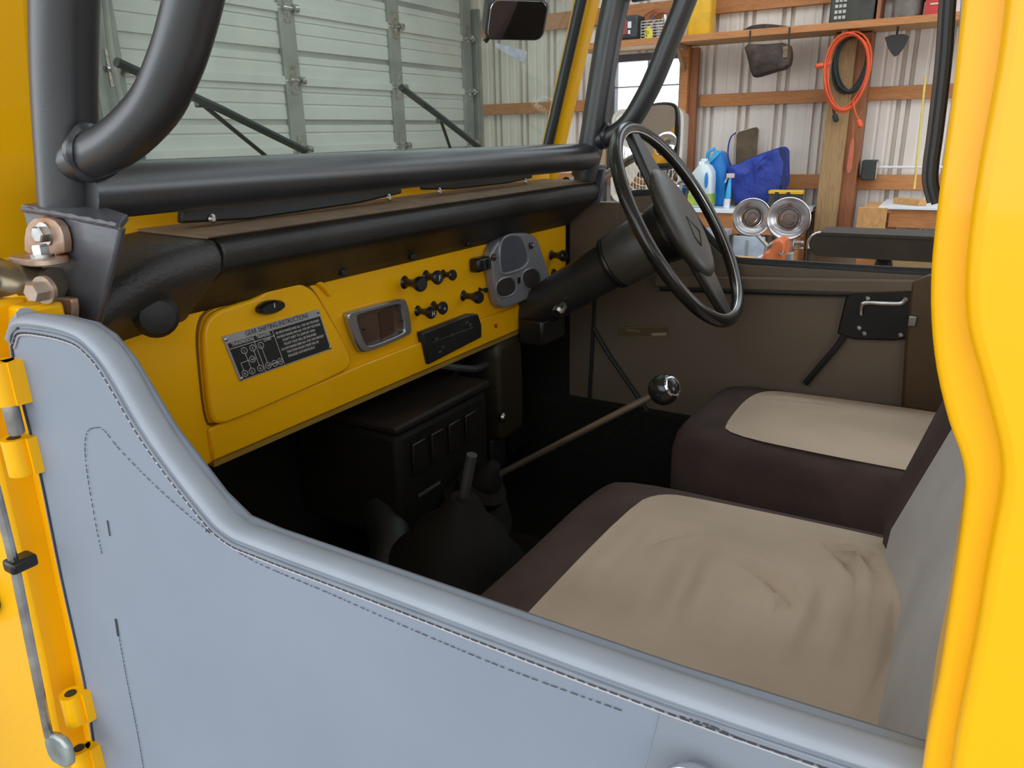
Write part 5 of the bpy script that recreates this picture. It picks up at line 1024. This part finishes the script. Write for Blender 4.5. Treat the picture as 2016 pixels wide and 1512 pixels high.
# ---- seats
def seg_d(q, a, b):
    ax, ay = a; bx, by_ = b; px_, py_ = q[0], q[1]
    t_ = max(0, min(1, ((px_-ax)*(bx-ax)+(py_-ay)*(by_-ay))/((bx-ax)**2+(by_-ay)**2)))
    return math.hypot(px_-ax-(bx-ax)*t_, py_-ay-(by_-ay)*t_), t_
def folds(fl):
    def f(q):
        h = 0
        for a, b, dep, wd in fl:
            d_, t_ = seg_d(q, a, b); k = math.sin(math.pi*min(1, max(0, .12+.80*t_)))
            wd_ = wd*.75; h += -dep*k*math.exp(-(d_/wd_)**2)+dep*.55*k*math.exp(-((d_-wd_*1.7)/(wd_*1.1))**2)
        return h
    return f
def seat(y0, y1, z0, fl, label, fx=-.452, zb=.80, bx=-.012, wrap=.072):
    o_ = chaikin([V(fx+.03,y0,0), V(fx,y0+.06,0), V(fx-.004,(y0+y1)/2,0), V(fx,y1-.06,0), V(fx+.03,y1,0), V(-.15,y1+.004,0), V(.07,y1,0), V(.07,y0,0), V(-.15,y0-.004,0)], 2)
    s = part('seat_cushion', dome(o_, [(.03,zb),(.004,zb+.015),(0,zb+.05),(0,z0-.045),(.006,z0-.022),(.018,z0-.008),(.045,z0+.001),(.08,z0+.003),(.150,z0+.002),(.156,z0-.035),(.19,z0-.036)]), BRN, smooth=60, label=label)
    oi = chaikin([V(fx+.10,y0+.045,0), V(fx+.088,y0+.11,0), V(fx+.086,y1-.115,0), V(fx+.11,y1-.058,0), V(fx+.17,y1-.050,0), V(-.10,y1-.042,0), V(.05,y1-.045,0), V(.05,y0+.03,0), V(-.15,y0+.03,0)], 2)
    n_ = len(oi); c_ = sum(oi, V(0,0,0))/n_; rings = 34; vs_ = []; fs = []
    for k in range(rings+1):
        s_ = 1-k/rings*.9995
        for p in oi:
            q = c_+(p-c_)*s_; e_ = 1-s_
            q.z = z0+.0015+.008*(1-s_**4)-(.010 if k == 0 else 0)+fl(q)*min(1, e_*4)
            if e_ < .55: q.z = max(q.z, z0+.0036)
            vs_.append(tuple(q))
    for k in range(rings):
        fs += [(k*n_+a, k*n_+(a+1) % n_, (k+1)*n_+(a+1) % n_, (k+1)*n_+a) for a in range(n_)]
    fs.append(tuple(rings*n_+a for a in range(n_)))
    part('cushion_insert', (vs_, fs), CRM, s, smooth=70)
    # backrest, leaning back
    lean = Matrix.Translation(V(bx, 0, z0-.02)) @ Matrix.Rotation(R_(15), 4, 'Y')
    yc_, hw_ = (y0+y1)/2, (y1-y0)/2
    def cv(q): return -wrap*min(1, abs(q[1]-yc_)/hw_)**2.6*(1 if q[1] > yc_ else .12)
    ob = chaikin([V(0,y0+.015,-.06), V(0,y1-.015,-.06), V(0,y1-.01,.20), V(0,y1-.02,.44), V(0,y1-.10,.52), V(0,y0+.10,.52), V(0,y0+.02,.44), V(0,y0+.01,.20)], 2)
    bk = part('backrest', xf(dome(ob, [(.03,.13),(.005,.12),(0,.10),(0,.03),(.006,.012),(.02,.002),(.05,-.002),(.09,-.002),(.14,-.002)], ax=0, zf=cv), lean), BRN, smooth=60)
    oi = chaikin([V(0,y0+.045,-.05), V(0,y1-.070,-.05), V(0,y1-.085,.20), V(0,y1-.10,.42), V(0,y1-.16,.48), V(0,y0+.13,.48), V(0,y0+.06,.42), V(0,y0+.05,.20)], 2)
    def bf(q): return -.004*math.sin((q[1]-y0)*26)*max(0, 1-q[2]*4)+cv(q)
    part('backrest_insert', xf(dome(oi, [(0,.006),(.003,-.004),(.02,-.006),(.05,-.007),(.08,-.008),(.11,-.008),(.14,-.008),(.17,-.008),(.21,-.008),(.25,-.008)], ax=0, zf=bf), lean), GRF, bk, smooth=70)
    part('seat_base', box((fx+.06, y0+.06, .66), (.06, y1-.06, zb+.012)), DGR, s, smooth=0)
    return s
zf_ = lambda *q: q
def zz(p): return (p[0], p[1])
F1 = folds([(zz((-0.1398,0.9592,1.0500)), zz((-0.0212,0.7910,1.0500)), .016, .011), (zz((-0.1746,0.8122,1.0500)), zz((0.0001,0.6698,1.0500)), .017, .013), (zz((-0.0393,0.7963,1.0500)), zz((-0.0080,0.7315,1.0500)), .014, .009), (zz((-0.2442,0.8192,1.0500)), zz((-0.2267,0.6480,1.0500)), .011, .022),
            (zz((-0.3500,0.7595,1.0500)), zz((-0.2348,0.8903,1.0500)), .006, .016), (zz((-0.0901,0.7889,1.0500)), zz((-0.0078,0.6849,1.0500)), .010, .012), (zz((-0.0970,0.9676,1.0500)), zz((-0.0273,0.8248,1.0500)), .010, .010)])
F2 = folds([(zz((-0.3470,1.4277,1.0600)), zz((-0.1906,1.4441,1.0600)), .003, .012), (zz((-0.1633,1.2355,1.0600)), zz((-0.1047,1.1980,1.0600)), .006, .015)])
seat(.375, 1.012, 1.045, F1, 'brown bordered cream seat cushion nearest the open side')
seat(1.175, 1.545, 1.045, F2, 'brown bordered cream seat cushion below the steering wheel', fx=-.43, bx=.075, wrap=.03)

# ---- mirrors
rv_ = [(-0.6926,1.0820,1.7248), (-0.6838,1.0887,1.7565), (-0.6827,1.1800,1.7604), (-0.6889,1.2122,1.7381), (-0.6995,1.2210,1.7005), (-0.7029,1.2128,1.6882), (-0.7029,1.1387,1.6881), (-0.7011,1.1023,1.6948)]
mc = sum((V(p) for p in rv_), V(0,0,0))/len(rv_)
T0 = (V((-0.6913,1.2025,1.7296))-V((-0.6921,1.1004,1.7267))).normalized()
md = V(.68,-.55,-.52).normalized(); ms = V(0,0,1).cross(md).normalized(); mu = md.cross(ms)
def MP(a, b, h): return tuple(V((-0.6740,1.1209,1.7199))+ms*a+mu*b+md*h)
def mshape(sc): return [(x*sc, y*sc) for x, y in rrect(0,0,.050,.032,.014,5)]
def mloft(ls): 
    vs_ = []; n = 24
    for s_, h in ls:
        for x, y in mshape(s_): vs_.append(MP(x, y, h))
    n = len(mshape(1)); k_ = len(ls)
    return vs_, [(k*n+a, k*n+(a+1) % n, (k+1)*n+(a+1) % n, (k+1)*n+a) for k in range(k_-1) for a in range(n)]+[tuple(range(n)), tuple((k_-1)*n+a for a in range(n))]
mh = part('rearview_mirror', mloft([(.70,-.040),(.95,-.032),(1.0,-.020),(1.0,-.002),(.94,0)]), mat('mirror_housing', (.055,.055,.060), .35), smooth=50)
part('mirror_glass', mloft([(.93,.0002),(.92,.0012)]), MIR, mh, smooth=0)
part('mirror_stem', tube([MP(-.01,.01,-.035), V(MP(-.02,.04,-.06)), V(wp(.95,1.99,.0))], .007, 10), STL, mh)
part('mirror_lever', tube([MP(-.036,-.030,-.015), MP(-.045,-.040,-.012)], .004, 8), BPL, mh)
# far side mirror on an arm
MY = 1.80
so = chaikin([(-0.7550,1.8000,1.5884), (-0.7430,1.8000,1.6212), (-0.6695,1.8000,1.6250), (-0.6520,1.8000,1.5964), (-0.6354,1.8000,1.4880), (-0.6414,1.8000,1.4577), (-0.7295,1.8000,1.4597), (-0.7447,1.8000,1.4764)], 2)
smc = sum(so, V(0,0,0))/len(so); MT = Matrix.Translation(smc) @ Matrix.Rotation(R_(-25), 4, 'X') @ Matrix.Translation(-smc)
sm = part('side_mirror', xf(dome(so, [(.020,1.84),(.006,1.83),(0,1.815),(0,1.802),(.004,1.799)], ax=1), MT), BPL, smooth=50)
part('mirror_glass', xf(dome(so, [(.0095,1.7985),(.0095,1.7975)], ax=1), MT), mat('side_mirror_silver', (.70,.66,.60), .06, 1, var=0), sm, smooth=0)
part('spot_mirror', xf(lathe([(.028,0),(.029,.003),(.025,.007),(.017,.011),(.008,.013),(.001,.0135)], V((-0.6712,1.7975,1.5173)), (0,-1,0), 24), MT), CHR, sm)
part('mirror_arm', tube([(-0.8184,1.7000,1.4263), (-0.7768,1.7600,1.4686), (-0.7638,1.8350,1.4896), (-0.7132,1.8350,1.4990)], .010, 10), mat('arm_brown', (.16,.12,.08), .45, .4), sm)
part('arm_mount', cyl((-.83, 1.585, 1.44), (-0.8130,1.7000,1.4264), .014, 12), BPL, sm)
